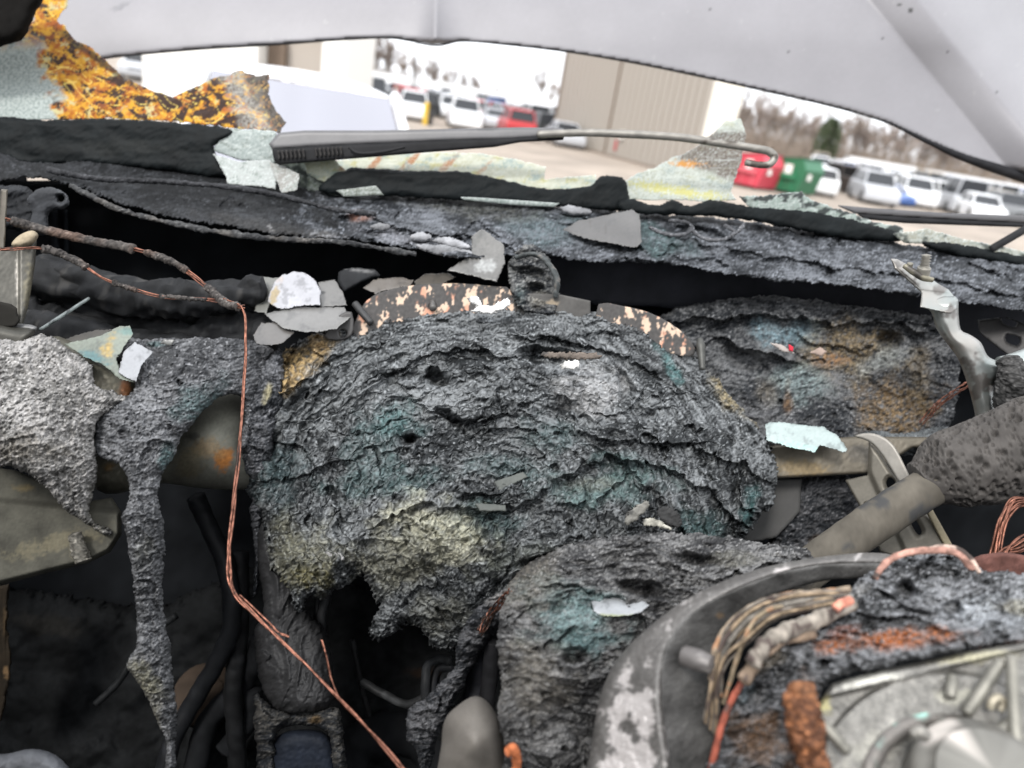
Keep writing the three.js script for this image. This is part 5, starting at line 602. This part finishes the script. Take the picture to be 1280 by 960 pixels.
// ================================================================ BACKGROUND
const finish = c => new THREE.MeshStandardMaterial({ color: new THREE.Color().setRGB(...c), roughness: 0.35, metalness: 0 });
const dull = (c, r = 0.9) => new THREE.MeshStandardMaterial({ color: new THREE.Color().setRGB(...c), roughness: r });
function groundTexture() {
  const n = 512, d = new Uint8Array(n * n * 4);
  for (let j = 0; j < n; j++) for (let i = 0; i < n; i++) { const a = i / n * 6.2832, b = j / n * 6.2832, x = Math.cos(a), y = Math.sin(a), z = Math.cos(b), w = Math.sin(b); const g = 0.86 + 0.2 * fbm(x * 2 + z, y * 2 + w, z * 2 + w * 0.7, 4) + 0.12 * noise(i * 0.9, j * 0.9, 3); d.set([225 * g, 212 * g, 198 * g, 255].map(k => clamp(k, 0, 255)), (j * n + i) * 4); }
  const t = new THREE.DataTexture(d, n, n); t.wrapS = t.wrapT = THREE.RepeatWrapping; t.colorSpace = THREE.SRGBColorSpace; t.magFilter = THREE.LinearFilter; t.repeat.set(60, 60); t.needsUpdate = true; return t;
}
{
  const g = new THREE.PlaneGeometry(1400, 1400).rotateX(-Math.PI / 2).translate(0, YARD, 0);
  const m = new THREE.MeshStandardMaterial({ color: new THREE.Color().setRGB(0.5, 0.48, 0.46), map: groundTexture(), roughness: 0.95 });
  one('ground', g, m, 'pale tan concrete yard and parking lot', '', null, 'structure');
}
// ---------------------------------------------------------------- vehicles in the lot
const SHAPES = { // length, width, body height, cabin [x0, x1, x2, x3 at top], roof height
  sedan: { L: 4.6, W: 1.8, b: 0.88, cab: [-1.7, 1.05, -1.05, 0.25], H: 1.45 }, suv: { L: 4.7, W: 1.88, b: 1.02, cab: [-2.25, 1.1, -1.95, 0.35], H: 1.76 },
  pickup: { L: 5.6, W: 1.95, b: 1.1, cab: [-0.6, 1.35, -0.4, 0.75], H: 1.86, bed: true }, hatchback: { L: 4.1, W: 1.75, b: 0.9, cab: [-1.95, 1.0, -1.6, 0.2], H: 1.5 }, van: { L: 5.4, W: 2.0, b: 1.1, cab: [-2.6, 1.9, -2.5, 1.2], H: 2.2 },
};
function prism(x0, x1, x2, x3, y0, y1, w0, w1) { // box with a narrower top
  const v = [[x0, y0, -w0], [x1, y0, -w0], [x1, y0, w0], [x0, y0, w0], [x2, y1, -w1], [x3, y1, -w1], [x3, y1, w1], [x2, y1, w1]], f = [[0, 1, 2, 3], [4, 7, 6, 5], [0, 4, 5, 1], [1, 5, 6, 2], [2, 6, 7, 3], [3, 7, 4, 0]], pos = [];
  for (const [a, b, c, d] of f) for (const k of [a, b, c, a, c, d]) pos.push(...v[k]);
  const g = new THREE.BufferGeometry(); g.setAttribute('position', new THREE.Float32BufferAttribute(pos, 3)); g.computeVertexNormals(); return g;
}
const carGeo = {};
for (const [k, s] of Object.entries(SHAPES)) {
  const h = s.L / 2, prof = new THREE.Shape([[-h, 0.32], [-h + 0.06, 0.24], [h - 0.1, 0.24], [h, 0.36], [h - 0.03, 0.62], [h - 0.2, s.b - 0.16], [s.cab[1] + 0.1, s.b - 0.02], [s.cab[0], s.b], [-h + 0.1, s.b - 0.04], [-h, s.b - 0.2]].map(p => new THREE.Vector2(...p)));
  const body = new THREE.ExtrudeGeometry(prof, { depth: s.W - 0.16, bevelSize: 0.07, bevelThickness: 0.08, bevelSegments: 2, curveSegments: 1 }).translate(0, 0, -s.W / 2 + 0.08);
  const [a, b, c, d] = s.cab, w = s.W / 2 - 0.1, flat = g => { const q = g.index ? g.toNonIndexed() : g; for (const n of Object.keys(q.attributes)) if (n !== 'position' && n !== 'normal') q.deleteAttribute(n); return q; };
  const glass = prism(a + 0.04, b - 0.04, c, d, s.b - 0.02, s.H - 0.07, w, w - 0.16);
  const roof = flat(prism(c - 0.05, d + 0.06, c + 0.1, d - 0.1, s.H - 0.08, s.H, w - 0.13, w - 0.24));
  const pil = []; for (const z of [-1, 1]) for (const [p, q] of [[a, c], [b, d], [(a + b) / 2, (c + d) / 2]]) { const g = new THREE.BoxGeometry(0.09, 1, 0.07); const A = new THREE.Vector3(p, s.b - 0.03, z * (w + 0.005)), B = new THREE.Vector3(q, s.H - 0.05, z * (w - 0.15)), m = new THREE.Matrix4().compose(A.clone().add(B).multiplyScalar(0.5), new THREE.Quaternion().setFromUnitVectors(new THREE.Vector3(0, 1, 0), B.clone().sub(A).normalize()), new THREE.Vector3(1, A.distanceTo(B), 1)); pil.push(flat(g.applyMatrix4(m))); }
  const shell = mergeGeometries([flat(body), roof, ...pil]);
  const wheel = new THREE.CylinderGeometry(0.34, 0.34, 0.22, 18).rotateX(Math.PI / 2), rim = new THREE.CylinderGeometry(0.2, 0.2, 0.235, 14).rotateX(Math.PI / 2);
  const lamp = new THREE.BoxGeometry(0.1, 0.14, 0.36), grille = new THREE.BoxGeometry(0.08, 0.2, 0.8);
  carGeo[k] = { shell, glass, wheel, rim, lamp, grille, s, wx: h - 0.85 };
}
const MG = new THREE.MeshStandardMaterial({ color: 0x0a0c0f, roughness: 0.12 }), MT = dull([0.02, 0.02, 0.02]), MR = new THREE.MeshStandardMaterial({ color: 0x8a8c90, roughness: 0.35, metalness: 0.7 }), ML = new THREE.MeshStandardMaterial({ color: 0xd8dce0, roughness: 0.15 }), MRED = new THREE.MeshStandardMaterial({ color: 0x8a0d10, roughness: 0.25 }), MBK = dull([0.02, 0.02, 0.022], 0.5);
const paints = { white: [0.72, 0.73, 0.74], silver: [0.42, 0.43, 0.45], grey: [0.14, 0.145, 0.15], black: [0.02, 0.021, 0.023], red: [0.42, 0.03, 0.035], blue: [0.06, 0.13, 0.36], yellow: [0.75, 0.6, 0.06], tan: [0.36, 0.3, 0.22], charred: [0.05, 0.04, 0.035] };
const paintMat = Object.fromEntries(Object.entries(paints).map(([k, c]) => [k, finish(c)]));
function car(kind, paint, label, group) {
  const { shell, glass, wheel, rim, lamp, grille, s, wx } = carGeo[kind], g = thing('parked_car', label, kind === 'pickup' ? 'truck' : 'car', group), p = paintMat[paint];
  g.userData.moved = true;
  part(g, 'body', shell, p); part(g, 'windows', glass, MG);
  for (const x of [-wx, wx]) for (const z of [-1, 1]) { const w = part(g, 'wheel', wheel, MT); w.position.set(x, 0.34, z * (s.W / 2 - 0.1)); part(w, 'rim', rim, MR); }
  for (const z of [-1, 1]) { part(g, 'headlight', lamp, ML).position.set(s.L / 2 - 0.02, s.b - 0.28, z * (s.W / 2 - 0.3)); part(g, 'tail_light', lamp, MRED).position.set(-s.L / 2 + 0.03, s.b - 0.22, z * (s.W / 2 - 0.26)); }
  part(g, 'grille', grille, MBK).position.set(s.L / 2 + 0.01, s.b - 0.36, 0);
  return g;
}
const put = (o, u, v, turn) => { o.position.copy(ground(u, v)); o.rotation.y = turn; return o; };
const HP = Math.PI / 2;
put(car('suv', 'white', 'white sport utility car, nearest in the right part of the lot', 'cars parked right of the building'), 1178, 262, 2.75 + Math.PI);
put(car('suv', 'charred', 'burnt dark brown wreck standing between white cars right of the green dumpster', 'cars parked right of the building'), 1066, 243, -1.1);
put(car('sedan', 'white', 'white car with blue front damage beside the burnt wreck', 'cars parked right of the building'), 1116, 250, -1.2);
{ const b = car('hatchback', 'blue', 'blue hatchback in front of the white car beside the burnt wreck', 'cars parked right of the building'); put(b, 1107, 253, -1.1); b.scale.setScalar(0.75); }
put(car('sedan', 'white', 'white sedan just right of the green dumpster', 'cars parked right of the building'), 1030, 232, -0.5);
put(car('hatchback', 'silver', 'pale silver hatchback right of the nearest white sport utility car', 'cars parked right of the building'), 1262, 266, -1.4);
put(car('suv', 'black', 'black boxy car beside the yellow bollard', 'cars parked left of the building'), 513, 143, -HP - 0.5);
put(car('sedan', 'grey', 'grey car left of the black boxy car', 'cars parked left of the building'), 494, 138, -HP - 0.4);
put(car('sedan', 'silver', 'silver sedan behind the white roof, left of the grey car', 'cars parked left of the building'), 473, 133, -HP - 0.4);
put(car('pickup', 'grey', 'dark grey pickup right of the lamp pole', 'cars parked left of the building'), 553, 146, 0.5);
put(car('suv', 'red', 'red car between the grey pickup and the yellow car', 'cars parked left of the building'), 590, 152, HP + 0.5);
put(car('suv', 'red', 'second red car, directly left of the dark one by the yellow car', 'cars parked left of the building'), 607, 155, HP + 0.5);
put(car('suv', 'grey', 'dark grey car touching the yellow car on its left', 'cars parked left of the building'), 622, 157, HP + 0.5);
put(car('sedan', 'yellow', 'yellow car above the wiper', 'cars parked left of the building'), 648, 161, 0.4);
put(car('sedan', 'white', 'white car between the yellow car and the beige building', 'cars parked left of the building'), 678, 163, 0.4);
put(car('pickup', 'grey', 'grey pickup at the far left under the raised hood', 'cars parked left of the building'), 214, 118, -1.0);
put(car('sedan', 'silver', 'silver car left of the grey pickup under the raised hood', 'cars parked left of the building'), 178, 100, -1.2);
// rows further back
{
  const flatGeo = {}, shades = ['white', 'white', 'white', 'silver', 'silver', 'grey', 'black', 'red', 'blue', 'white', 'tan', 'silver'], kinds = ['sedan', 'suv', 'sedan', 'hatchback', 'suv', 'pickup', 'van'];
  const make = (k, p) => flatGeo[k + p] ||= (() => {
    const { shell, glass, wheel, wx, s } = carGeo[k], tint = (g, c) => { const q = (g.index ? g.toNonIndexed() : g.clone()); for (const n of Object.keys(q.attributes)) if (n !== 'position' && n !== 'normal') q.deleteAttribute(n); const a = new Float32Array(q.attributes.position.count * 3); for (let i = 0; i < a.length; i += 3) a.set(c, i); q.setAttribute('color', new THREE.BufferAttribute(a, 3)); return q; };
    const w = []; for (const x of [-wx, wx]) for (const z of [-1, 1]) w.push(tint(wheel.clone().translate(x, 0.34, z * (s.W / 2 - 0.1)), [0.02, 0.02, 0.02]));
    return mergeGeometries([tint(shell, paints[p]), tint(glass, [0.012, 0.014, 0.018]), ...w]);
  })();
  const VM = new THREE.MeshStandardMaterial({ vertexColors: true, roughness: 0.35 });
  const rowNames = ['nearer', 'middle', 'far', 'farthest'];
  [[425, 690, 'left'], [940, 1300, 'right']].forEach(([u0, u1, side]) => {
    for (const [r, D] of [[0, 45], [0, 50.5], [0, 56.5], [1, 63], [1, 71], [1, 80], [2, 90], [2, 102], [3, 115], [3, 130]]) {
      if (side === 'left' && D < 50) continue;
      const x0 = (u0 - 640) / FOCAL * D * 1.04, x1 = (u1 - 640) / FOCAL * D * 1.04;
      for (let x = x0; x < x1; x += rr(2.9, 3.5)) {
        if (rnd() < 0.07) continue;
        const k = kinds[Math.floor(rnd() * kinds.length)]; let p = shades[Math.floor(rnd() * shades.length)]; if (side === 'right' && (p === 'red' || p === 'blue') && D < 75) p = 'white';
        const m = one('distant_car', make(k, p), VM, `small blurred ${p} ${k} in the ${rowNames[r]} rows of the lot ${side} of the beige building`, 'car', `${p} ${k} cars in the ${rowNames[r]} rows ${side} of the building`);
        m.userData.moved = true; m.position.set(x, YARD, -D + rr(-0.6, 0.6)); m.rotation.y = (rnd() < 0.5 ? HP : -HP) + rr(-0.06, 0.06) + (side === 'left' ? 0.25 : -0.2);
      }
    }
  });
  // white trailers along the far edge
  const box = new THREE.BoxGeometry(13, 2.7, 2.5).translate(0, 2.4, 0), skirt = new THREE.BoxGeometry(10, 0.5, 1.6).translate(0, 0.85, 0), tyre = new THREE.CylinderGeometry(0.5, 0.5, 2.3, 14).rotateX(Math.PI / 2);
  for (const [x, z, s] of [[-34, -150, 0], [-22, -152, 0], [-8, -150, 0], [6, -154, 0], [62, -150, 1], [77, -149, 1], [92, -151, 1], [107, -150, 1], [122, -149, 1]]) {
    const t = thing('white_trailer', `white box trailer, ${['leftmost', 'second from the left', 'third from the left', 'fourth from the left', 'rightmost'][s ? Math.round((x - 62) / 15) : [-34, -22, -8, 6].indexOf(x)]} in the far line ${s ? 'right' : 'left'} of the building`, 'trailer', s ? 'trailers far right' : 'trailers far left');
    t.userData.moved = true; part(t, 'box', box, paintMat.white); part(t, 'chassis', skirt, MBK); for (const q of [-4.6, -3.4, 4.2]) part(t, 'wheel_set', tyre, MT).position.set(q, 0.5, 0);
    t.position.set(x, YARD, z); t.scale.set(1, s ? 0.62 : 0.8, 1); t.rotation.y = 0.05;
  }
}
// ---------------------------------------------------------------- the white car close behind, at the left
{
  const g = thing('white_car', 'tall white van close behind, only roof and windshield showing at the left', 'van');
  g.userData.moved = true;
  const P2 = paintMat.white, W = 0.86;
  const prof = new THREE.Shape(); prof.moveTo(-2.4, 0.35); prof.lineTo(2.3, 0.35); prof.lineTo(2.42, 0.7); prof.lineTo(2.3, 1.02); prof.lineTo(1.25, 1.2); prof.lineTo(-2.3, 1.25); prof.lineTo(-2.45, 0.8); prof.closePath();
  part(g, 'body', new THREE.ExtrudeGeometry(prof, { depth: 1.8, bevelSize: 0.06, bevelThickness: 0.08, bevelSegments: 3 }).translate(0, 0, -0.9), P2);
  // lofted roof skin, arched across and along
  const roof = (() => { const N = 24, K = 30, pos = [], idx = []; for (let i = 0; i <= N; i++) for (let k = 0; k <= K; k++) { const t = i / N, a = -1 + 2 * k / K, x = 0.42 - 2.5 * t, w = W * (0.80 - 0.05 * t), drop = 0.03 + 0.07 * Math.pow(Math.abs(a), 3) + 0.06 * Math.pow(Math.max(0, 1 - t * 4), 2) + 0.05 * Math.max(0, t - 0.7); pos.push(x, 1.9 - drop, a * w); } for (let i = 0; i < N; i++) for (let k = 0; k < K; k++) { const a = i * (K + 1) + k; idx.push(a, a + 1, a + K + 1, a + 1, a + K + 2, a + K + 1); } const q = new THREE.BufferGeometry(); q.setAttribute('position', new THREE.Float32BufferAttribute(pos, 3)); q.setIndex(idx); q.computeVertexNormals(); return q; })();
  part(g, 'roof', roof, new THREE.MeshStandardMaterial({ color: new THREE.Color().setRGB(0.75, 0.75, 0.76), roughness: 0.35, side: THREE.DoubleSide }));
  const pane = (a, b, c, d) => { const q = new THREE.BufferGeometry(), N = 10, pos = [], idx = []; for (let i = 0; i <= N; i++) for (let k = 0; k <= N; k++) { const s = i / N, t = k / N, L = a.map((x, j) => x + (b[j] - x) * t), H = d.map((x, j) => x + (c[j] - x) * t), bow = 0.09 * 4 * t * (1 - t); pos.push(L[0] + (H[0] - L[0]) * s + bow, L[1] + (H[1] - L[1]) * s, L[2] + (H[2] - L[2]) * s); } for (let i = 0; i < N; i++) for (let k = 0; k < N; k++) { const e = i * (N + 1) + k; idx.push(e, e + 1, e + N + 1, e + 1, e + N + 2, e + N + 1); } q.setAttribute('position', new THREE.Float32BufferAttribute(pos, 3)); q.setIndex(idx); q.computeVertexNormals(); return q; };
  part(g, 'windshield', pane([1.22, 1.19, -0.8], [1.22, 1.19, 0.8], [0.44, 1.8, 0.62], [0.44, 1.8, -0.62]), new THREE.MeshPhysicalMaterial({ color: new THREE.Color().setRGB(0.31, 0.31, 0.34), roughness: 0.12, metalness: 0.7, side: THREE.DoubleSide }));
  for (const z of [-1, 1]) {
    const A = new THREE.Vector3(1.3, 1.18, z * 0.83), B = new THREE.Vector3(0.42, 1.82, z * 0.66), c = new THREE.LineCurve3(A, B);
    part(g, 'windshield_pillar', new THREE.TubeGeometry(c, 6, 0.035, 10), P2);
    part(g, 'side_window', pane([0.4, 1.2, z * 0.84], [-2.1, 1.22, z * 0.84], [-2.0, 1.8, z * 0.64], [0.4, 1.8, z * 0.66]), MG);
  }
  for (const x of [-1.5, 1.5]) for (const z of [-1, 1]) part(g, 'wheel', new THREE.CylinderGeometry(0.37, 0.37, 0.24, 20).rotateX(HP), MT).position.set(x, 0.37, z * 0.8);
  const c = at(345, 150, 5.6); g.position.set(c.x - 0.1, YARD, c.z - 0.9); g.scale.set(1.1, 1.19, 1.1); g.rotation.y = -HP + 0.33;
}
// ---------------------------------------------------------------- beige ribbed building, light on its end face put into a paler colour
{
  const b = thing('beige_building', 'beige ribbed metal building with a corner coloured cream for its lit face behind the wiper', 'building');
  b.userData.moved = true;
  const A = ground(690, 176), B = ground(866, 224), dir = B.clone().sub(A), len = dir.length(), H = 9; dir.normalize();
  const frame = new THREE.Group(); const side = new THREE.Vector3(-dir.z, 0, dir.x); // side points away from the viewer or towards
  const away = side.dot(A) > 0 ? side : side.clone().negate(), turn = Math.atan2(-dir.z, dir.x);
  const beige = dull([0.31, 0.28, 0.245], 0.7), cream = dull([0.72, 0.68, 0.6], 0.7), trim = dull([0.16, 0.12, 0.09], 0.7);  // cream holds the light on the end face as colour
  const boxAt = (name, m, x0, x1, y0, y1, z0, z1) => { const g = new THREE.BoxGeometry(x1 - x0, y1 - y0, z1 - z0).translate((x0 + x1) / 2, (y0 + y1) / 2, (z0 + z1) / 2); return part(b, name, g, m); };
  b.position.copy(A); b.rotation.y = turn; // local x along the wall from A to B; local -z away from the viewer
  const s = away.dot(new THREE.Vector3(-Math.sin(turn) * -1, 0, 0)) >= 0 ? -1 : -1;
  const foot = new THREE.Shape([[0, 0.02], [len, 0.02], [len, 1.1], [len * 0.55, 4.5], [len * 0.2, 8], [-0.5, 8], [0, 0.03]].map(p => new THREE.Vector2(...p)));
  part(b, 'wall', new THREE.ExtrudeGeometry(foot, { depth: H, bevelEnabled: false }).rotateX(-Math.PI / 2), beige);
  const n = 26; for (let i = 0; i < n; i++) { const x = 0.3 + (len - 0.5) * i / n; if (Math.abs(x - len * 0.45) < 0.12) continue; boxAt('wall_rib', beige, x, x + 0.1, 0, H, -0.02, 0.06); }
  boxAt('corner_trim', trim, -0.12, 0.12, 0, H, -0.06, 0.06);
  boxAt('door_jamb', trim, len * 0.45 - 0.06, len * 0.45 + 0.06, 0, H, -0.02, 0.05);
  boxAt('lit_end_wall', cream, len + 0.004, len + 0.9, 0, H, -1.05, 0.08);  // lit face of the building, brightness painted in by the cream colour
  boxAt('electrical_box', dull([0.6, 0.58, 0.54]), len * 0.55, len * 0.55 + 0.28, 1.1, 1.6, -0.02, 0.16);
  boxAt('meter', dull([0.5, 0.48, 0.45]), 0.22, 0.4, 1.0, 1.5, -0.02, 0.14);
  boxAt('red_sign', dull([0.45, 0.1, 0.1]), len * 0.52, len * 0.52 + 0.1, 0.4, 1.0, -0.02, 0.1);
  boxAt('base_trim', trim, 0.13, len - 0.01, 0, 0.12, -0.02, 0.03);
}
{ // white building with columns far left
  const b = thing('white_building', 'white building with a brown door glimpsed under the left of the hood', 'building');
  b.userData.moved = true; const o = at(370, 100, 26); b.position.set(o.x, YARD, o.z);
  const w = dull([0.75, 0.74, 0.71]), br = dull([0.16, 0.12, 0.09]);
  const boxAt = (name, m, x0, x1, y0, y1, z0, z1) => part(b, name, new THREE.BoxGeometry(x1 - x0, y1 - y0, z1 - z0).translate((x0 + x1) / 2, (y0 + y1) / 2, (z0 + z1) / 2), m);
  boxAt('wall', w, -5.5, -1.4, 0, 5, -4, 0); boxAt('wall', dull([0.4, 0.36, 0.32]), -1.39, 0.9, 0, 5, -4, -1.2); boxAt('door', br, -1.38, -0.75, 0, 2.9, -1.19, -0.9);
  boxAt('column', w, 0.9, 1.75, 0, 5, -4, 0.1); boxAt('bin', w, -0.6, -0.3, 0, 1.75, -0.6, -0.3); boxAt('bin', w, -0.1, 0.3, 0, 1.7, -0.6, -0.2); boxAt('bin', w, 0.42, 0.85, 0, 1.7, -0.5, -0.1);
  boxAt('roof', w, -5.6, 1.8, 5, 5.3, -4.1, 0.2);
}
// ---------------------------------------------------------------- lamp poles, bollard, dumpsters
for (const [u, v, H, r, label] of [[513, 140, 8, 0.09, 'tall dark lamp pole standing left of the bollard'], [538, 132, 6.5, 0.05, 'thin grey pole standing right of the bollard']]) {
  const p = ground(u, v), g = thing('lamp_pole', label, 'pole'); g.userData.moved = true; g.position.copy(p);
  part(g, 'pole', new THREE.CylinderGeometry(r * 0.7, r, H, 12).translate(0, H / 2, 0), dull([0.1, 0.095, 0.09], 0.6));
  part(g, 'lamp_head', new THREE.BoxGeometry(0.7, 0.12, 0.3).translate(0.35, H, 0), dull([0.12, 0.12, 0.12], 0.6));
  part(g, 'base_plate', new THREE.CylinderGeometry(r * 2.4, r * 2.4, 0.06, 12).translate(0, 0.03, 0), dull([0.2, 0.2, 0.2]));
}
{
  const p = ground(531, 156), g = thing('yellow_bollard', 'yellow bollard post with a black side in front of the black boxy car', 'bollard'); g.userData.moved = true; g.position.copy(p);
  part(g, 'post', new THREE.CylinderGeometry(0.15, 0.15, 1.15, 16).translate(0, 0.575, 0), dull([0.62, 0.4, 0.03], 0.5)); part(g, 'cap', new THREE.SphereGeometry(0.15, 16, 8, 0, 6.3, 0, HP).translate(0, 1.15, 0), dull([0.62, 0.4, 0.03], 0.5)); part(g, 'side_post', new THREE.CylinderGeometry(0.12, 0.12, 1.2, 12).translate(0.3, 0.6, -0.1), dull([0.02, 0.02, 0.02], 0.5));
}
for (const [u, v, c, d2, label, s] of [[937, 234, [0.55, 0.06, 0.09], [0.62, 0.12, 0.15], 'red steel dumpster left of the green one', 0.95], [984, 241, [0.02, 0.13, 0.06], [0.025, 0.17, 0.08], 'green steel dumpster with a white notice right of the red one', 1]]) {
  const g = thing('dumpster', label, 'dumpster', 'dumpsters behind the windshield'); g.userData.moved = true; g.position.copy(ground(u, v)); g.rotation.y = -0.75; g.scale.setScalar(s * 1.22);
  const prof = new THREE.Shape(); [[-0.85, 0.12], [0.75, 0.12], [0.95, 1.05], [0.7, 1.45], [-0.85, 1.25]].forEach((p, i) => i ? prof.lineTo(...p) : prof.moveTo(...p)); prof.closePath();
  const m = dull(c, 0.5), m2 = dull(d2, 0.5);
  part(g, 'bin', new THREE.ExtrudeGeometry(prof, { depth: 1.7, bevelSize: 0.02, bevelThickness: 0.02, bevelSegments: 1 }).translate(0, 0, -0.85), m);
  for (const z of [-0.885, 0.885]) part(g, 'fork_pocket', new THREE.BoxGeometry(1.3, 0.18, 0.14).translate(0, 0.72, z > 0 ? z + 0.06 : z - 0.06), m2);
  for (const x of [-0.5, 0, 0.5]) part(g, 'rib', new THREE.BoxGeometry(0.07, 0.95, 0.06).translate(x, 0.62, 0.9), m2);
  part(g, 'lid', new THREE.BoxGeometry(1.66, 0.05, 1.78).rotateZ(0.127).translate(-0.06, 1.4, 0), dull([c[0] * 0.6, c[1] * 0.7, c[2] * 0.7], 0.5));
  part(g, 'notice', new THREE.BoxGeometry(0.012, 0.4, 0.34).translate(0.935, 0.85, 0.35).rotateZ(0), dull([0.75, 0.74, 0.7])); part(g, 'notice', new THREE.BoxGeometry(0.34, 0.4, 0.012).translate(0.2, 0.98, 0.905), dull([0.75, 0.74, 0.7]));
  for (const x of [-0.7, 0.6]) for (const z of [-0.7, 0.7]) part(g, 'caster', new THREE.CylinderGeometry(0.08, 0.08, 0.07, 10).rotateX(HP).translate(x, 0.08, z), MT);
}
// ---------------------------------------------------------------- trees
function bareTree(H, n) {
  const trunk = [], twig = [];
  const stick = (out, a, b, r0, r1, fine) => { const d = b.clone().sub(a), L = d.length(), g = (fine ? new THREE.ConeGeometry(r0, L, 3, 1, true) : new THREE.CylinderGeometry(r1, r0, L, 3, 1, true)).translate(0, L / 2, 0).applyQuaternion(new THREE.Quaternion().setFromUnitVectors(new THREE.Vector3(0, 1, 0), d.normalize())).translate(a.x, a.y, a.z); g.deleteAttribute('uv'); out.push(g); };
  const grow = (a, dir, L, r, lv) => {
    const b = a.clone().addScaledVector(dir, L); stick(lv < 2 ? trunk : twig, a, b, r, r * 0.65, lv > 3);
    if (lv >= 5) return;
    const k = lv === 0 ? n : lv < 3 ? 5 : 3;
    for (let i = 0; i < k; i++) { const t = lv === 0 ? rr(0.35, 1) : rr(0.45, 1), d = dir.clone().add(new THREE.Vector3(rr(-1, 1), rr(-0.15, 0.8), rr(-1, 1)).multiplyScalar(0.75)).normalize(); grow(a.clone().addScaledVector(dir, L * t), d, L * rr(0.42, 0.62), Math.max(r * 0.5, 0.045), lv + 1); }
  };
  grow(new THREE.Vector3(), new THREE.Vector3(rr(-0.06, 0.06), 1, rr(-0.06, 0.06)).normalize(), H * 0.52, H * 0.017, 0);
  return { trunk: mergeGeometries(trunk), crown: mergeGeometries(twig) };
}
{
  const variants = [0, 1, 2, 3].map(i => bareTree(10 + i * 1.1, 5 + i % 2)), hazedBarks = [dull([0.27, 0.22, 0.19]), dull([0.31, 0.255, 0.215]), dull([0.24, 0.2, 0.175])];  // bark colours lightened to carry the haze over the far wood
  const protos = variants.map((v, i) => [v, i]);
  const plant = (x, z, s, k, label, group) => { const g = thing('bare_tree', label, 'tree', group); g.userData.moved = true; const [v, i] = protos[k % 4], m = hazedBarks[k % 3]; part(g, 'trunk', v.trunk, m); part(g, 'crown', v.crown, m); g.position.set(x, YARD, z); g.scale.setScalar(s); g.rotation.y = rr(0, 6.28); };
  for (let r = 0; r < 3; r++) for (let x = 34; x < 150; x += rr(2.2, 3.2)) plant(x + rr(-1, 1), -162 - r * 6 + rr(-2, 2), rr(0.62, 0.95) * (1.1 - (x - 48) / 102 * 0.1), Math.floor(rr(0, 12)), 'bare brown tree in the wood along the far edge right of the building', 'bare trees right of the building');
  for (let r = 0; r < 2; r++) for (let x = -62; x < -16; x += rr(2, 3)) plant(x + rr(-1, 1), -175 - r * 8 + rr(-2, 2), rr(0.7, 1) * (1.2 - 0.62 * smooth(-50, -18, x)), Math.floor(rr(0, 12)), 'bare brown tree in the wood along the far edge left of the lamp pole', 'bare trees left of the lamp pole');
  for (const [x, z, s] of [[-3.5, -150, 0.75], [-1.5, -152, 0.6], [5, -120, 0.85], [6.5, -122, 0.95], [8, -119, 0.8], [9.5, -121, 0.7], [0.5, -160, 0.5]]) plant(x, z, s, Math.floor(rr(0, 12)), 'lone bare tree behind the parked cars just left of the beige building', 'bare trees by the building');
  // low brush under the wood
  const twigs = []; for (let i = 0; i < 9000; i++) { const right = i % 3, x = right ? rr(32, 155) : rr(-64, -14), z = right ? rr(-182, -157) : rr(-186, -170), h = rr(2, right ? 8 : 7 - 4.5 * smooth(-50, -20, x)), g = new THREE.ConeGeometry(rr(0.08, 0.2), h, 3, 1, true).translate(0, h / 2, 0).rotateX(rr(-0.5, 0.5)).rotateZ(rr(-0.5, 0.5)).translate(x, YARD, z); g.deleteAttribute('uv'); twigs.push(g); }
  one('undergrowth', mergeGeometries(twigs), dull([0.3, 0.245, 0.2]), 'brown leafless brush under the far trees', '', null, 'stuff');
  // evergreen
  const e = thing('evergreen_tree', 'dark green evergreen standing among the bare trees', 'tree'); e.userData.moved = true; const o = at(1030, 190, 140); e.position.set(o.x, YARD, o.z);
  part(e, 'trunk', new THREE.CylinderGeometry(0.08, 0.25, 7, 8).translate(0, 3.5, 0), dull([0.1, 0.07, 0.05]));
  const lv = []; for (let i = 0; i < 2600; i++) { const y = rr(0.8, 8.2), q = Math.pow(rnd(), 0.5), R = 2.4 * Math.sqrt(Math.max(0, 1 - Math.pow((y - 3.6) / 4.8, 2))) * q, a = rr(0, 6.28), g = new THREE.PlaneGeometry(rr(0.2, 0.5), rr(0.12, 0.3)).rotateX(rr(-1.5, 1.5)).rotateY(a + rr(-0.7, 0.7)).translate(Math.cos(a) * R, y + rr(-0.2, 0.2), Math.sin(a) * R); g.deleteAttribute('uv'); lv.push(g); }
  part(e, 'crown', mergeGeometries(lv), new THREE.MeshStandardMaterial({ color: new THREE.Color().setRGB(0.05, 0.07, 0.03), roughness: 0.8, side: THREE.DoubleSide }));
}
// ---------------------------------------------------------------- set every thing's origin at its base; shadows; picture
for (const t of tops) {
  if (!t.userData.moved && t.userData.kind !== 'structure' && t.userData.kind !== 'stuff') {
    const b = new THREE.Box3().setFromObject(t), o = new THREE.Vector3((b.min.x + b.max.x) / 2, b.min.y, (b.min.z + b.max.z) / 2);
    if (t.isMesh) t.geometry.translate(-o.x, -o.y, -o.z); else t.children.forEach(c => c.position.sub(o));
    t.position.copy(o);
  }
  delete t.userData.moved; if (!t.userData.category) delete t.userData.category;
  t.traverse(m => { if (m.isMesh) { m.castShadow = true; m.receiveShadow = true; } });
}
renderer.render(scene, camera);
